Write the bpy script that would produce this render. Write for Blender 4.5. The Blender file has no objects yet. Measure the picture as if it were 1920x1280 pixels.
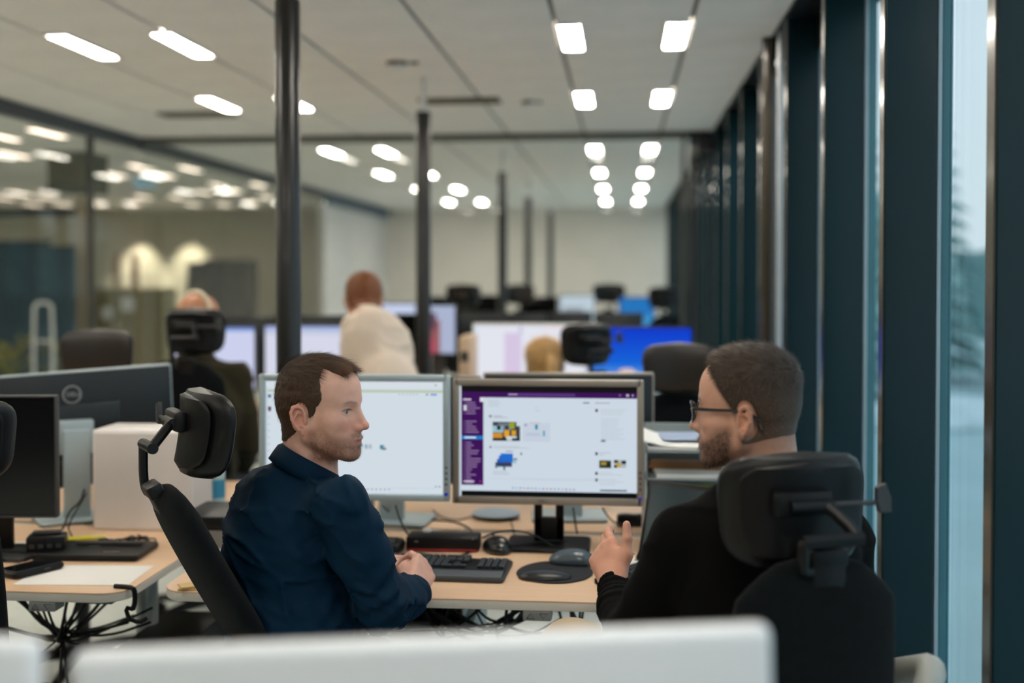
import bpy, bmesh, math, random
import numpy as np
from mathutils import Vector, Matrix, Euler

random.seed(7)
SC = bpy.context.scene
COL = SC.collection
R = math.radians
PI = math.pi

# ------------------------------------------------------------------ camera
FPX, YAW, PITCH, EYE, PPY = 2200.0, R(5.32), R(1.26), 1.53, 565.0
cam_d = bpy.data.cameras.new('camera')
cam = bpy.data.objects.new('camera', cam_d)
COL.objects.link(cam)
cam.location = (0, 0, EYE)
cam.rotation_euler = (R(90) - PITCH, 0, YAW)
cam_d.sensor_width = 36.0
cam_d.lens = FPX / 1920 * 36.0
cam_d.shift_y = -(640 - PPY) / 1920
cam_d.clip_start, cam_d.clip_end = 0.05, 400
cam_d.dof.use_dof = True
cam_d.dof.focus_distance = 2.66
cam_d.dof.aperture_fstop = 1.33
SC.camera = cam

# ------------------------------------------------------------------ sky (overcast winter daylight) and exposure
world = bpy.data.worlds.new('overcast_sky')
SC.world = world
world.use_nodes = True
wn, wl = world.node_tree.nodes, world.node_tree.links
wn.clear()
w_out = wn.new('ShaderNodeOutputWorld')
w_bg = wn.new('ShaderNodeBackground')
w_tc = wn.new('ShaderNodeTexCoord')
w_sep = wn.new('ShaderNodeSeparateXYZ')
w_rmp = wn.new('ShaderNodeValToRGB')
wl.new(w_tc.outputs['Generated'], w_sep.inputs[0])
wl.new(w_sep.outputs['Z'], w_rmp.inputs[0])
w_rmp.color_ramp.elements[0].position = 0.0
w_rmp.color_ramp.elements[0].color = (0.53, 0.64, 0.69, 1)
w_rmp.color_ramp.elements[1].position = 0.7
w_rmp.color_ramp.elements[1].color = (0.47, 0.62, 0.72, 1)
wl.new(w_rmp.outputs[0], w_bg.inputs[0])
wl.new(w_bg.outputs[0], w_out.inputs[0])
w_bg.inputs[1].default_value = 1.6
SC.view_settings.view_transform = 'Standard'
SC.view_settings.look = 'None'
SC.view_settings.exposure = 0.0
SC.view_settings.gamma = 1.0
SC.view_settings.use_curve_mapping = False
LAMP = 48.0            # radiance of the ceiling lamps

# ------------------------------------------------------------------ pixel and depth of the photograph -> a point of the room
CR = Vector((math.cos(YAW), math.sin(YAW), 0))
_fh = Vector((-math.sin(YAW), math.cos(YAW), 0))
CF = _fh * math.cos(PITCH) - Vector((0, 0, 1)) * math.sin(PITCH)
CU = CR.cross(CF)
def at(px, py, d):
    return Vector((0, 0, EYE)) + d * (CF + (px - 960) / FPX * CR + (PPY - py) / FPX * CU)
def xy(px, d):
    p = at(px, 517, d)
    return p.x, p.y
def onz(px, py, z):
    v = CF + (px - 960) / FPX * CR + (PPY - py) / FPX * CU
    return Vector((0, 0, EYE)) + v * ((z - EYE) / v.z)

# ------------------------------------------------------------------ materials
def lin(c):
    return tuple(((v / 255) / 12.92 if v / 255 <= 0.04045 else ((v / 255 + 0.055) / 1.055) ** 2.4) for v in c)
MATS = {}
def mat(name, rgb, rough=0.5, metal=0.0, var=0.06, vscale=6.0, bump=0.0, bscale=200.0, coat=0.0, sheen=0.0, stretch=None, spec=0.5):
    if name in MATS:
        return MATS[name]
    m = bpy.data.materials.new(name)
    m.use_nodes = True
    n, l = m.node_tree.nodes, m.node_tree.links
    b = n['Principled BSDF']
    c = lin(rgb)
    b.inputs['Roughness'].default_value = rough
    b.inputs['Metallic'].default_value = metal
    b.inputs['Coat Weight'].default_value = coat
    b.inputs['Coat Roughness'].default_value = 0.08
    b.inputs['Sheen Weight'].default_value = sheen
    b.inputs['Specular IOR Level'].default_value = spec
    tc = n.new('ShaderNodeTexCoord')
    src = tc.outputs['Object']
    if stretch:
        mp = n.new('ShaderNodeMapping')
        mp.inputs['Scale'].default_value = stretch
        l.new(src, mp.inputs[0])
        src = mp.outputs[0]
    nz = n.new('ShaderNodeTexNoise')
    nz.inputs['Scale'].default_value = vscale
    nz.inputs['Detail'].default_value = 4
    l.new(src, nz.inputs['Vector'])
    rp = n.new('ShaderNodeValToRGB')
    rp.color_ramp.elements[0].position, rp.color_ramp.elements[1].position = 0.3, 0.7
    rp.color_ramp.elements[0].color = tuple(v * (1 - var) for v in c) + (1,)
    rp.color_ramp.elements[1].color = tuple(min(1, v * (1 + var)) for v in c) + (1,)
    l.new(nz.outputs['Fac'], rp.inputs[0])
    l.new(rp.outputs[0], b.inputs['Base Color'])
    if bump:
        n2 = n.new('ShaderNodeTexNoise')
        n2.inputs['Scale'].default_value = bscale
        n2.inputs['Detail'].default_value = 3
        l.new(src, n2.inputs['Vector'])
        bp = n.new('ShaderNodeBump')
        bp.inputs['Strength'].default_value = bump
        bp.inputs['Distance'].default_value = 0.003
        l.new(n2.outputs['Fac'], bp.inputs['Height'])
        l.new(bp.outputs[0], b.inputs['Normal'])
    MATS[name] = m
    return m
def emit(name, rgb, strength=1.0):
    if name in MATS:
        return MATS[name]
    m = bpy.data.materials.new(name)
    m.use_nodes = True
    n, l = m.node_tree.nodes, m.node_tree.links
    n.remove(n['Principled BSDF'])
    e = n.new('ShaderNodeEmission')
    e.inputs[0].default_value = lin(rgb) + (1,)
    e.inputs[1].default_value = strength
    l.new(e.outputs[0], n['Material Output'].inputs[0])
    MATS[name] = m
    return m
def glass(name, tint, refl=0.06, rough=0.0):
    """thin architectural pane: straight-through tint plus a fresnel mirror"""
    m = bpy.data.materials.new(name)
    m.use_nodes = True
    n, l = m.node_tree.nodes, m.node_tree.links
    n.remove(n['Principled BSDF'])
    t = n.new('ShaderNodeBsdfTransparent')
    t.inputs[0].default_value = tuple(tint) + (1,)
    g = n.new('ShaderNodeBsdfGlossy')
    g.inputs['Roughness'].default_value = rough
    lw = n.new('ShaderNodeLayerWeight')
    pw = n.new('ShaderNodeMath')
    pw.operation = 'POWER'
    pw.inputs[1].default_value = 5.0
    l.new(lw.outputs['Facing'], pw.inputs[0])
    mu = n.new('ShaderNodeMath')
    mu.operation = 'MULTIPLY_ADD'
    mu.inputs[1].default_value = 0.6
    mu.inputs[2].default_value = refl
    l.new(pw.outputs[0], mu.inputs[0])
    mx = n.new('ShaderNodeMixShader')
    l.new(mu.outputs[0], mx.inputs[0])
    l.new(t.outputs[0], mx.inputs[1])
    l.new(g.outputs[0], mx.inputs[2])
    l.new(mx.outputs[0], n['Material Output'].inputs[0])
    return m
def attr_mat(name, rough=0.5, emission=None, bump=0.0, bscale=300.0, sss=0.0, sheen=0.0, spec=0.5):
    """colour read from the mesh's own colour attribute"""
    if name in MATS:
        return MATS[name]
    m = bpy.data.materials.new(name)
    m.use_nodes = True
    n, l = m.node_tree.nodes, m.node_tree.links
    a = n.new('ShaderNodeAttribute')
    a.attribute_name = 'Col'
    if emission:
        n.remove(n['Principled BSDF'])
        e = n.new('ShaderNodeEmission')
        e.inputs[1].default_value = emission
        l.new(a.outputs['Color'], e.inputs[0])
        l.new(e.outputs[0], n['Material Output'].inputs[0])
    else:
        b = n['Principled BSDF']
        b.inputs['Roughness'].default_value = rough
        b.inputs['Sheen Weight'].default_value = sheen
        b.inputs['Specular IOR Level'].default_value = spec
        if sss:
            b.inputs['Subsurface Weight'].default_value = sss
            b.inputs['Subsurface Radius'].default_value = (0.9, 0.35, 0.2)
            b.inputs['Subsurface Scale'].default_value = 0.006
        tc = n.new('ShaderNodeTexCoord')
        nz = n.new('ShaderNodeTexNoise')
        nz.inputs['Scale'].default_value = 60
        nz.inputs['Detail'].default_value = 4
        l.new(tc.outputs['Object'], nz.inputs['Vector'])
        mxr = n.new('ShaderNodeMix')
        mxr.data_type = 'RGBA'
        mxr.blend_type = 'MULTIPLY'
        mxr.inputs['Factor'].default_value = 0.22
        l.new(a.outputs['Color'], mxr.inputs['A'])
        l.new(nz.outputs['Fac'], mxr.inputs['B'])
        l.new(mxr.outputs['Result'], b.inputs['Base Color'])
        if bump:
            n2 = n.new('ShaderNodeTexNoise')
            n2.inputs['Scale'].default_value = bscale
            n2.inputs['Detail'].default_value = 3
            l.new(tc.outputs['Object'], n2.inputs['Vector'])
            bp = n.new('ShaderNodeBump')
            bp.inputs['Strength'].default_value = bump
            bp.inputs['Distance'].default_value = 0.002
            l.new(n2.outputs['Fac'], bp.inputs['Height'])
            l.new(bp.outputs[0], b.inputs['Normal'])
    MATS[name] = m
    return m
def wood(name, rgb, var=0.10):
    m = mat(name, rgb, rough=0.42, var=var, vscale=5.0, stretch=(1.2, 22.0, 22.0), bump=0.05, bscale=30)
    return m

# ------------------------------------------------------------------ mesh building
_BOX = {}
def _bevelled(sx, sy, sz, bev, seg):
    k = (round(sx, 5), round(sy, 5), round(sz, 5), round(bev, 5), seg)
    if k not in _BOX:
        bm = bmesh.new()
        bmesh.ops.create_cube(bm, size=1.0)
        for v in bm.verts:
            v.co = Vector((v.co.x * sx, v.co.y * sy, v.co.z * sz))
        if bev > 0:
            bmesh.ops.bevel(bm, geom=bm.edges[:], offset=min(bev, 0.49 * min(sx, sy, sz)), segments=seg, profile=0.5, affect='EDGES')
        bm.verts.ensure_lookup_table()
        _BOX[k] = ([v.co.copy() for v in bm.verts], [[v.index for v in f.verts] for f in bm.faces])
        bm.free()
    return _BOX[k]

class MB:
    """collects shapes that become ONE mesh object"""
    def __init__(s):
        s.v, s.f, s.c = [], [], []
    def add(s, vs, fs, M=None, col=None):
        o = len(s.v)
        s.v.extend((M @ Vector(v)) if M is not None else Vector(v) for v in vs)
        s.f.extend([i + o for i in f] for f in fs)
        if col is not None:
            s.c.extend([col] * len(vs))
        return s
    def box(s, c, sz, bev=0.0, seg=2, rot=None, col=None):
        vs, fs = _bevelled(sz[0], sz[1], sz[2], bev, seg)
        M = Matrix.Translation(Vector(c))
        if rot is not None:
            M = M @ Euler(rot).to_matrix().to_4x4()
        return s.add(vs, fs, M, col)
    def cyl(s, a, b, r, r2=None, seg=20, bev=0.0, caps=True):
        a, b = Vector(a), Vector(b)
        r2 = r if r2 is None else r2
        h = (b - a).length
        prof = [(r, 0), (r2, h)]
        if bev:
            prof = [(r - bev, 0), (r - bev * .3, bev * .3), (r, bev), (r2, h - bev), (r2 - bev * .3, h - bev * .3), (r2 - bev, h)]
        q = (b - a).to_track_quat('Z', 'Y').to_matrix().to_4x4()
        return s.lathe(prof, seg, Matrix.Translation(a) @ q, caps)
    def lathe(s, prof, seg=24, M=None, caps=True, col=None):
        vs, fs = [], []
        n = len(prof)
        for i in range(seg):
            t = 2 * PI * i / seg
            for r, z in prof:
                vs.append((r * math.cos(t), r * math.sin(t), z))
        for i in range(seg):
            j = (i + 1) % seg
            for k in range(n - 1):
                fs.append([i * n + k, j * n + k, j * n + k + 1, i * n + k + 1])
        if caps:
            fs.append([i * n for i in range(seg)][::-1])
            fs.append([i * n + n - 1 for i in range(seg)])
        return s.add(vs, fs, M, col)
    def tube(s, pts, r, seg=8, smooth=0, closed=False, flat=1.0):
        pts = [Vector(p) for p in pts]
        rr = list(r) if isinstance(r, (list, tuple)) else [r] * len(pts)
        for _ in range(smooth):
            np_, nr = [pts[0]], [rr[0]]
            for i in range(len(pts) - 1):
                np_ += [pts[i] * .75 + pts[i + 1] * .25, pts[i] * .25 + pts[i + 1] * .75]
                nr += [rr[i] * .75 + rr[i + 1] * .25, rr[i] * .25 + rr[i + 1] * .75]
            np_.append(pts[-1]); nr.append(rr[-1])
            pts, rr = np_, nr
        vs, fs = [], []
        n = len(pts)
        up = None
        for i, p in enumerate(pts):
            t = (pts[min(i + 1, n - 1)] - pts[max(i - 1, 0)]).normalized()
            if up is None:
                up = t.orthogonal().normalized() if abs(t.z) > .9 else Vector((0, 0, 1))
            up = (up - t * up.dot(t)).normalized()
            sd = t.cross(up)
            for k in range(seg):
                a = 2 * PI * k / seg
                vs.append(p + (sd * math.cos(a) + up * math.sin(a) * flat) * rr[i])
        for i in range(n - 1):
            for k in range(seg):
                k2 = (k + 1) % seg
                fs.append([i * seg + k, i * seg + k2, (i + 1) * seg + k2, (i + 1) * seg + k])
        fs.append(list(range(seg))[::-1])
        fs.append([(n - 1) * seg + k for k in range(seg)])
        return s.add(vs, fs)
    def prism(s, out, z0, z1, bev=0.0, M=None):
        """outline (x, y) extruded from z0 to z1, rim softened by bev"""
        n = len(out)
        rings = [(z0, 0.0), (z1, 0.0)] if not bev else [(z0, bev), (z0 + bev, 0), (z1 - bev, 0), (z1, bev)]
        cx = sum(p[0] for p in out) / n
        cy = sum(p[1] for p in out) / n
        vs, fs = [], []
        for z, ins in rings:
            for x, y in out:
                d = math.hypot(x - cx, y - cy) or 1
                vs.append((x - (x - cx) / d * ins, y - (y - cy) / d * ins, z))
        for k in range(len(rings) - 1):
            for i in range(n):
                j = (i + 1) % n
                fs.append([k * n + i, k * n + j, (k + 1) * n + j, (k + 1) * n + i])
        fs.append(list(range(n))[::-1])
        fs.append([(len(rings) - 1) * n + i for i in range(n)])
        return s.add(vs, fs, M)
    def ell(s, c, r, seg=20, rings=12, M=None):
        vs, fs = [], []
        for i in range(rings + 1):
            t = PI * i / rings
            for k in range(seg):
                a = 2 * PI * k / seg
                vs.append((c[0] + r[0] * math.sin(t) * math.cos(a), c[1] + r[1] * math.sin(t) * math.sin(a), c[2] - r[2] * math.cos(t)))
        for i in range(rings):
            for k in range(seg):
                k2 = (k + 1) % seg
                fs.append([i * seg + k, i * seg + k2, (i + 1) * seg + k2, (i + 1) * seg + k])
        return s.add(vs, fs, M)
    def pad(s, hw, z0, z1, yf, thick, nu=18, nv=22, M=None, edge=2.5, tf=None):
        """closed cushion: half width hw(v), centre surface y = yf(x, z), domed thickness"""
        vs, fs = [], []
        for side in (1, -1):
            for j in range(nv + 1):
                v = j / nv
                z = z0 + (z1 - z0) * v
                for i in range(nu + 1):
                    u = -1 + 2 * i / nu
                    u = math.sin(u * PI / 2)
                    x = u * hw(v)
                    w = 2 * v - 1
                    t = thick * .5 * max(0.0, (1 - abs(u) ** edge)) ** .5 * max(0.0, (1 - abs(w) ** (edge * 2.5))) ** .5
                    if tf:
                        t *= tf(x, z, side)
                    vs.append((x, yf(x, z) + side * t, z))
        m = (nv + 1) * (nu + 1)
        for j in range(nv):
            for i in range(nu):
                a = j * (nu + 1) + i
                q = [a, a + 1, a + nu + 2, a + nu + 1]
                fs.append(q[::-1])
                fs.append([k + m for k in q])
        return s.add(vs, fs, M)
    def build(s, name, m, parent=None, smooth=35, M=None, weld=0.0):
        me = bpy.data.meshes.new(name)
        vs = [M @ v for v in s.v] if M is not None else s.v
        me.from_pydata([tuple(v) for v in vs], [], s.f)
        if weld:
            bm = bmesh.new(); bm.from_mesh(me)
            bmesh.ops.remove_doubles(bm, verts=bm.verts[:], dist=weld)
            bmesh.ops.recalc_face_normals(bm, faces=bm.faces[:])
            bm.to_mesh(me); bm.free()
        if s.c:
            ca = me.color_attributes.new('Col', 'FLOAT_COLOR', 'POINT')
            ca.data.foreach_set('color', np.array([c + (1,) for c in s.c], dtype=np.float32).ravel())
        if smooth:
            me.polygons.foreach_set('use_smooth', [True] * len(me.polygons))
            me.set_sharp_from_angle(angle=R(smooth))
        me.update()
        return link(name, me, m, parent)

def link(name, me, m=None, parent=None):
    o = bpy.data.objects.new(name, me)
    if m is not None and len(me.materials) == 0:
        me.materials.append(m)
    COL.objects.link(o)
    if parent is not None:
        o.parent = parent
    return o
def tag(o, label=None, cat=None, group=None, kind=None):
    if label: o['label'] = label
    if cat: o['category'] = cat
    if group: o['group'] = group
    if kind: o['kind'] = kind
    return o
def thing(name, label, cat, loc=(0, 0, 0), rz=0.0, group=None):
    o = bpy.data.objects.new(name, None)
    COL.objects.link(o)
    o.empty_display_size = 0.1
    o.location = loc
    o.rotation_euler = (0, 0, rz)
    return tag(o, label, cat, group)
def struct(name, parent_loc=(0, 0, 0)):
    o = bpy.data.objects.new(name, None)
    COL.objects.link(o)
    o.location = parent_loc
    o['kind'] = 'structure'
    return o
def dup(root, loc, rz, label, group=None):
    r = root.copy()
    COL.objects.link(r)
    r.location = loc
    r.rotation_euler = (0, 0, rz)
    r['label'] = label
    if group: r['group'] = group
    for ch in list(root.children):
        c = ch.copy(); COL.objects.link(c); c.parent = r
        for g in list(ch.children):
            d = g.copy(); COL.objects.link(d); d.parent = c
    return r
def text(name, body, size, m, parent, M, ext=0.0006, align='CENTER'):
    cu = bpy.data.curves.new(name, 'FONT')
    cu.body = body
    cu.size = size
    cu.extrude = ext
    cu.align_x = align
    cu.align_y = 'CENTER'
    cu.resolution_u = 3
    tmp = bpy.data.objects.new(name, cu)
    COL.objects.link(tmp)
    dg = bpy.context.evaluated_depsgraph_get()
    me = bpy.data.meshes.new_from_object(tmp.evaluated_get(dg))
    bpy.data.objects.remove(tmp)
    me.materials.clear(); me.materials.append(m)
    o = bpy.data.objects.new(name, me)
    COL.objects.link(o)
    o.parent = parent
    o.matrix_local = M
    return o
def rrect(w, d, r, seg=5, cx=0, cy=0):
    out = []
    for sx, sy, a0 in ((1, 1, 0), (-1, 1, 90), (-1, -1, 180), (1, -1, 270)):
        for k in range(seg + 1):
            a = R(a0 + 90 * k / seg)
            out.append((cx + sx * (w / 2 - r) + r * math.cos(a), cy + sy * (d / 2 - r) + r * math.sin(a)))
    return out
# ------------------------------------------------------------------ the room
CEIL = 2.65
X_FIN, X_OUT, X_GL, X_LEFT = 0.71, 0.845, 0.885, -3.93
Y_BACK, Y_PART, Y_NEAR, X_LOB = 19.5, 9.27, -3.6, -13.0
M_CARPET = mat('pale_grey_floor', (208, 212, 206), rough=.7, var=.08, vscale=14, bump=.15, bscale=300)
M_TILE = mat('ceiling_tile_white', (238, 235, 230), rough=.9, var=.03, vscale=3, bump=.1, bscale=300)
M_GRID = mat('ceiling_grid_grey', (140, 138, 132), rough=.9)  # plain grey of the plate showing in the tile joints
M_WALL = mat('painted_wall_white', (226, 218, 208), rough=.85, var=.03, vscale=2)
M_WARM = mat('painted_wall_beige', (178, 175, 158), rough=.85, var=.04, vscale=2)
M_FIN = mat('dark_teal_lacquer', (8, 37, 43), rough=.24, var=.10, vscale=3, spec=.35, coat=.0)
M_FINS = mat('anthracite_lacquer', (30, 34, 36), rough=.35, var=.10, vscale=3)
M_ALU = mat('pale_blue_aluminium', (160, 180, 190), rough=.35, metal=.3)
M_TEAL = mat('teal_gasket_profile', (58, 112, 124), rough=.4)
M_BLACK = mat('black_plastic', (11, 11, 12), rough=.42, var=.1, spec=.3)
M_BRONZE = mat('bronze_column_paint', (54, 46, 34), rough=.25, metal=.1, coat=.2)
M_STEEL = mat('brushed_steel', (205, 210, 214), rough=.3, metal=.35)
M_LAMP = emit('lamp_diffuser', (255, 246, 232), LAMP)
M_LAMPF = mat('lamp_frame_white', (225, 225, 222), rough=.5)
G_WIN = glass('window_glass', (.972, .985, .988), .02)
G_PART = glass('partition_glass', (.965, .98, .97), .02)

def slab(name, lo, hi, m, parent=None, bev=0.0, kind='structure'):
    mb = MB()
    c = [(a + b) / 2 for a, b in zip(lo, hi)]
    mb.box(c, [b - a for a, b in zip(lo, hi)], bev)
    o = mb.build(name, m, parent)
    if kind and parent is None: o['kind'] = kind
    return o

slab('floor', (X_LOB, Y_NEAR, -.12), (.95, Y_BACK, 0), M_CARPET)
slab('wall_back', (X_LEFT, Y_BACK, 0), (.95, Y_BACK + .15, CEIL + .1), M_WALL)
slab('wall_front', (X_LOB, Y_NEAR - .15, 0), (.95, Y_NEAR, CEIL + .1), mat('slate_wall_paint', (92, 98, 100), rough=.9))
slab('wall_left', (X_LOB - .15, Y_NEAR, 0), (X_LOB, Y_BACK, CEIL + .1), M_WARM)
slab('wall_lobby', (X_LOB, 18.9, 0), (X_LEFT - .25, 19.05, CEIL + .05), M_WARM)
# ceiling: grid plate with the tiles hung under it
ceil = slab('ceiling', (X_LOB, Y_NEAR, CEIL + .012), (.98, Y_BACK, CEIL + .1), M_GRID)
xs = [.305 - .6 * k for k in range(0, 8)]          # right edges of the tile columns
ys, y = [], -.2
tile_me, n_t = {}, 0
DY = .487
y0 = 4.88 - DY * 6
def tile(w, d, cx, cy, nm='ceiling_tile'):
    k = (round(w, 3), round(d, 3))
    if k not in tile_me:
        o = MB().box((0, 0, 0), (w, d, .012), .003, 1).build(nm, M_TILE, ceil)
        tile_me[k] = o.data
    else:
        o = link(nm, tile_me[k], None, ceil)
    o.location = (cx, cy, CEIL + .0062)
cols = [(.305 + .012, .70)] + [(x - .6 + .010, x - .010) for x in xs[:7]]
cols[-1] = (X_LEFT + .04, xs[6] - .010)
rows_near = [(y0 + DY * k, y0 + DY * (k + 1)) for k in range(16)]
rows_far = [(Y_PART + .05 + 1.02 * k, Y_PART + .05 + 1.02 * (k + 1)) for k in range(10)]
for a, b in rows_near + rows_far:
    b2 = min(b, Y_PART - .04) if a < Y_PART else b
    for x0, x1 in cols:
        if b2 - a > .1:
            tile(x1 - x0, b2 - a - .007, (x0 + x1) / 2, (a + b2) / 2)
rest = MB()                                          # plain ceiling behind the camera and over the lobby
rest.box(((X_LEFT + .70) / 2, (Y_NEAR + y0) / 2, CEIL + .006), (.70 - X_LEFT, y0 - Y_NEAR - .02, .012))
rest.box(((X_LOB + X_LEFT - .06) / 2, (Y_NEAR + Y_BACK) / 2, CEIL + .006), (X_LEFT - .06 - X_LOB, Y_BACK - Y_NEAR - .1, .012))
tag(rest.build('ceiling_panels', M_TILE, ceil), kind='stuff')

# ------------------------------------------------------------------ ceiling lamps
lamp0 = None
def lamp(x, y, label, group, w=.095, l=.575):
    global lamp0
    if lamp0 is None:
        t = thing('ceiling_lamp', label, 'lamp', (x, y, CEIL), 0, group)
        f = MB()
        f.box((-w / 2 - .006, 0, -.006), (.010, l + .022, .012), .002, 1); f.box((w / 2 + .006, 0, -.006), (.010, l + .022, .012), .002, 1)
        f.box((0, -l / 2 - .006, -.006), (w, .010, .012), .002, 1); f.box((0, l / 2 + .006, -.006), (w, .010, .012), .002, 1)
        f.build('lamp_frame', M_LAMPF, t)
        MB().prism(rrect(w, l, .03), -.010, -.002).build('diffuser', M_LAMP, t)
        lamp0 = t
    else:
        dup(lamp0, (x, y, CEIL), 0, label, group)
ORD = ['first', 'second', 'third', 'fourth', 'fifth', 'sixth', 'seventh']
for r, yy in enumerate((-1.4, .9, 3.2, 5.53, 7.46, 10.45, 12.75, 15.1, 17.7)):  # rearmost row is added behind the camera to brighten the near side
    for c, xx in enumerate((-2.61, -2.11, -.235, .25)):
        side = ('left one of left pair', 'right one of left pair', 'left one of window-side pair', 'right one of window-side pair')[c]
        if r < 3:
            lb = 'slim ceiling lamp, %s, %s' % (side, ('row added behind the camera for fill light', 'above the camera', 'over the two men')[r])
        elif r < 5:
            lb = 'ceiling lamp, %s, %s' % (side, ('nearer row', 'row just before the partition')[r - 3])
        else:
            lb = 'ceiling lamp, %s, %s row past partition' % (side, ORD[r - 5])
        lamp(xx, yy, lb, 'ceiling lamps over the office')
LOB = [(92, 249, 9.2), (3, 255, 9.4), (28, 289, 10.8), (217, 327, 12.97), (265, 313, 12.1), (310, 328, 13.0), (357, 316, 12.3), (485, 346, 14.4), (410, 347, 14.5),
       (440, 357, 15.4), (383, 360, 15.7), (333, 369, 16.6), (270, 369, 16.6), (500, 369, 16.6), (475, 379, 17.9), (363, 385, 18.4), (420, 384, 18.2), (250, 381, 18.1),
       (185, 380, 18.0), (120, 384, 18.3), (40, 363, 15.9), (88, 369, 16.6), (62, 386, 18.4), (8, 370, 16.7)]
NTH = 'first second third fourth fifth sixth seventh eighth ninth tenth eleventh twelfth thirteenth fourteenth fifteenth sixteenth seventeenth eighteenth nineteenth twentieth twenty-first twenty-second twenty-third twenty-fourth twenty-fifth'.split()
lamp0 = None
M_LAMP = emit('lobby_lamp_diffuser', (255, 232, 210), 4.5)
for k, (px, py, d) in enumerate(LOB):
    d = (CEIL - EYE) * FPX / (517 - py)
    x, yy = xy(px, min(d, 18.3))
    rank = sorted(q[0] for q in LOB).index(px)
    lamp(x, yy, 'lit lobby ceiling lamp, %s from the left behind the glass wall' % NTH[rank], 'ceiling lamps in the lobby')

lamp0 = None
M_LAMP = emit('lobby_fill_lamp', (255, 248, 236), LAMP * 2.4)  # unseen lamps added out of view to light the lobby
for k, (x, yy) in enumerate([(-5.1, 1.2), (-5.1, 3.6), (-5.1, 6.0), (-7.6, 2.4), (-7.6, 5.0), (-7.6, 7.6), (-10.2, 3.6), (-10.2, 6.5), (-10.2, 9.2), (-12.4, 12.0), (-12.4, 14.6), (-12.4, 17.0)]):
    lamp(x, yy, 'added unseen lobby fill lamp outside the left frame edge', 'added lobby fill lamps left of the frame', l=.575)

# ------------------------------------------------------------------ window wall on the right
FY = [2.31 - .95 * 6 + .95 * k for k in range(25)]
FY = [v for v in FY if v < Y_BACK - .2]
for k, fy in enumerate(FY):
    w = struct('window_%d' % (k + 1), (0, fy, 0))
    nxt = .95
    deep = .055
    MB().box(((X_FIN + X_OUT) / 2, deep / 2, CEIL / 2), (X_OUT - X_FIN, deep, CEIL), .003, 1).build('mullion', M_FIN, w)
    MB().box((X_FIN - .0022, deep / 2, CEIL / 2), (.004, deep - .004, CEIL - .002), .001, 1).build('edge_reflection', M_BRONZE, w)  # brown strip: the warm room's reflection on the fin edge, put in as colour
    MB().box((X_OUT + .009, deep / 2 + .004, CEIL / 2), (.012, deep, CEIL), .002, 1).build('frame_profile', M_ALU, w)
    mb = MB()
    mb.box((X_OUT + .026, deep / 2 + .008, CEIL / 2), (.020, deep, CEIL), .002, 1)
    mb.box((X_OUT + .041, deep / 2 + .012, CEIL / 2), (.008, deep, CEIL), .002, 1)
    mb.build('gasket', M_TEAL, w)
    MB().box((X_GL, deep + (nxt - deep) / 2, 1.28), (.012, nxt - deep - .006, 2.44)).build('pane', G_WIN, w)
    MB().box((X_OUT + .03, deep + (nxt - deep) / 2, CEIL - .075), (.075, nxt - deep - .004, .15), .003, 1).build('head_rail', M_FINS, w)
    MB().box((X_OUT + .03, deep + (nxt - deep) / 2, .03), (.075, nxt - deep - .004, .06), .003, 1).build('sill_rail', M_FINS, w)
# dark casing between the ceiling edge and the glass
trim = slab('trim_1', (.705, Y_NEAR, CEIL - .006), (X_GL + .04, Y_BACK, CEIL + .012), M_FINS)
# stub of solid wall near the camera, outside the frame
slab('wall_right', (X_OUT, Y_NEAR, 0), (X_GL + .03, FY[0], CEIL), M_FINS)
# bronze column and the twin heating pipes
def column(px, d, r, name, label, m):
    x, yy = xy(px, d)
    t = thing(name, label, 'pipe', (x, yy, 0))
    MB().cyl((0, 0, 0), (0, 0, CEIL - .004), r, seg=24).build('shaft', m, t)
    MB().lathe([(r + .001, 0), (r + .012, 0), (r + .012, .01), (r + .001, .014)], 24, caps=False).build('collar', M_STEEL, t)
    return t
column(1441, 5.55, .034, 'bronze_column', 'bronze painted round column beside the two silver pipes', M_BRONZE)
for px, lb in ((1461, 'silver vertical pipe nearest the bronze column'), (1484, 'silver vertical pipe nearest the window glass')):
    t = column(px, 5.40, .0125, 'heating_pipe', lb, M_STEEL)
    t['group'] = 'twin silver pipes'
    z = at(1470, 120, 5.4).z
    MB().lathe([(.013, -.012), (.020, -.010), (.020, .010), (.013, .012)], 20, Matrix.Translation((0, 0, z)), caps=False).build('bracket', M_STEEL, t)
xa, ya = xy(1472, 5.40)
tag(MB().box((xa, ya, at(1470, 120, 5.4).z), (.022, .010, .016), .003, 1).build('pipe_clamp', M_BLACK), 'small dark clamp joining the two silver pipes', 'clamp')

# ------------------------------------------------------------------ glass partitions
def glazed(name, a, b, posts, z_head, m_post, head_h=.07, joints=()):
    """glass wall from a to b (x, y) with a head rail, a floor rail, posts and clear panes"""
    w = struct(name, (a[0], a[1], 0))
    dv = Vector((b[0] - a[0], b[1] - a[1], 0)); L = dv.length
    w.rotation_euler = (0, 0, math.atan2(dv.y, dv.x))
    MB().box((L / 2, 0, z_head - head_h / 2), (L, .07, head_h), .004, 1).build('head_rail', m_post, w)
    MB().box((L / 2, 0, .03), (L, .06, .06), .004, 1).build('floor_rail', m_post, w)
    cuts = sorted(set([0, L] + list(posts) + list(joints)))
    for p in posts:
        MB().box((p, 0, z_head / 2), (.030, .05, z_head - .002), .004, 1).build('post', M_DFR, w)
    for i in range(len(cuts) - 1):
        s0, s1 = cuts[i] + .004, cuts[i + 1] - .004
        if s1 - s0 > .1:
            MB().box(((s0 + s1) / 2, 0, (z_head - head_h + .06) / 2), (s1 - s0, .012, z_head - head_h - .06)).build('pane', G_PART, w)
    return w
M_DFR = mat('dark_grey_frame', (62, 62, 56), rough=.45)
M_PFR = mat('slate_blue_frame', (62, 70, 78), rough=.4)
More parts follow.
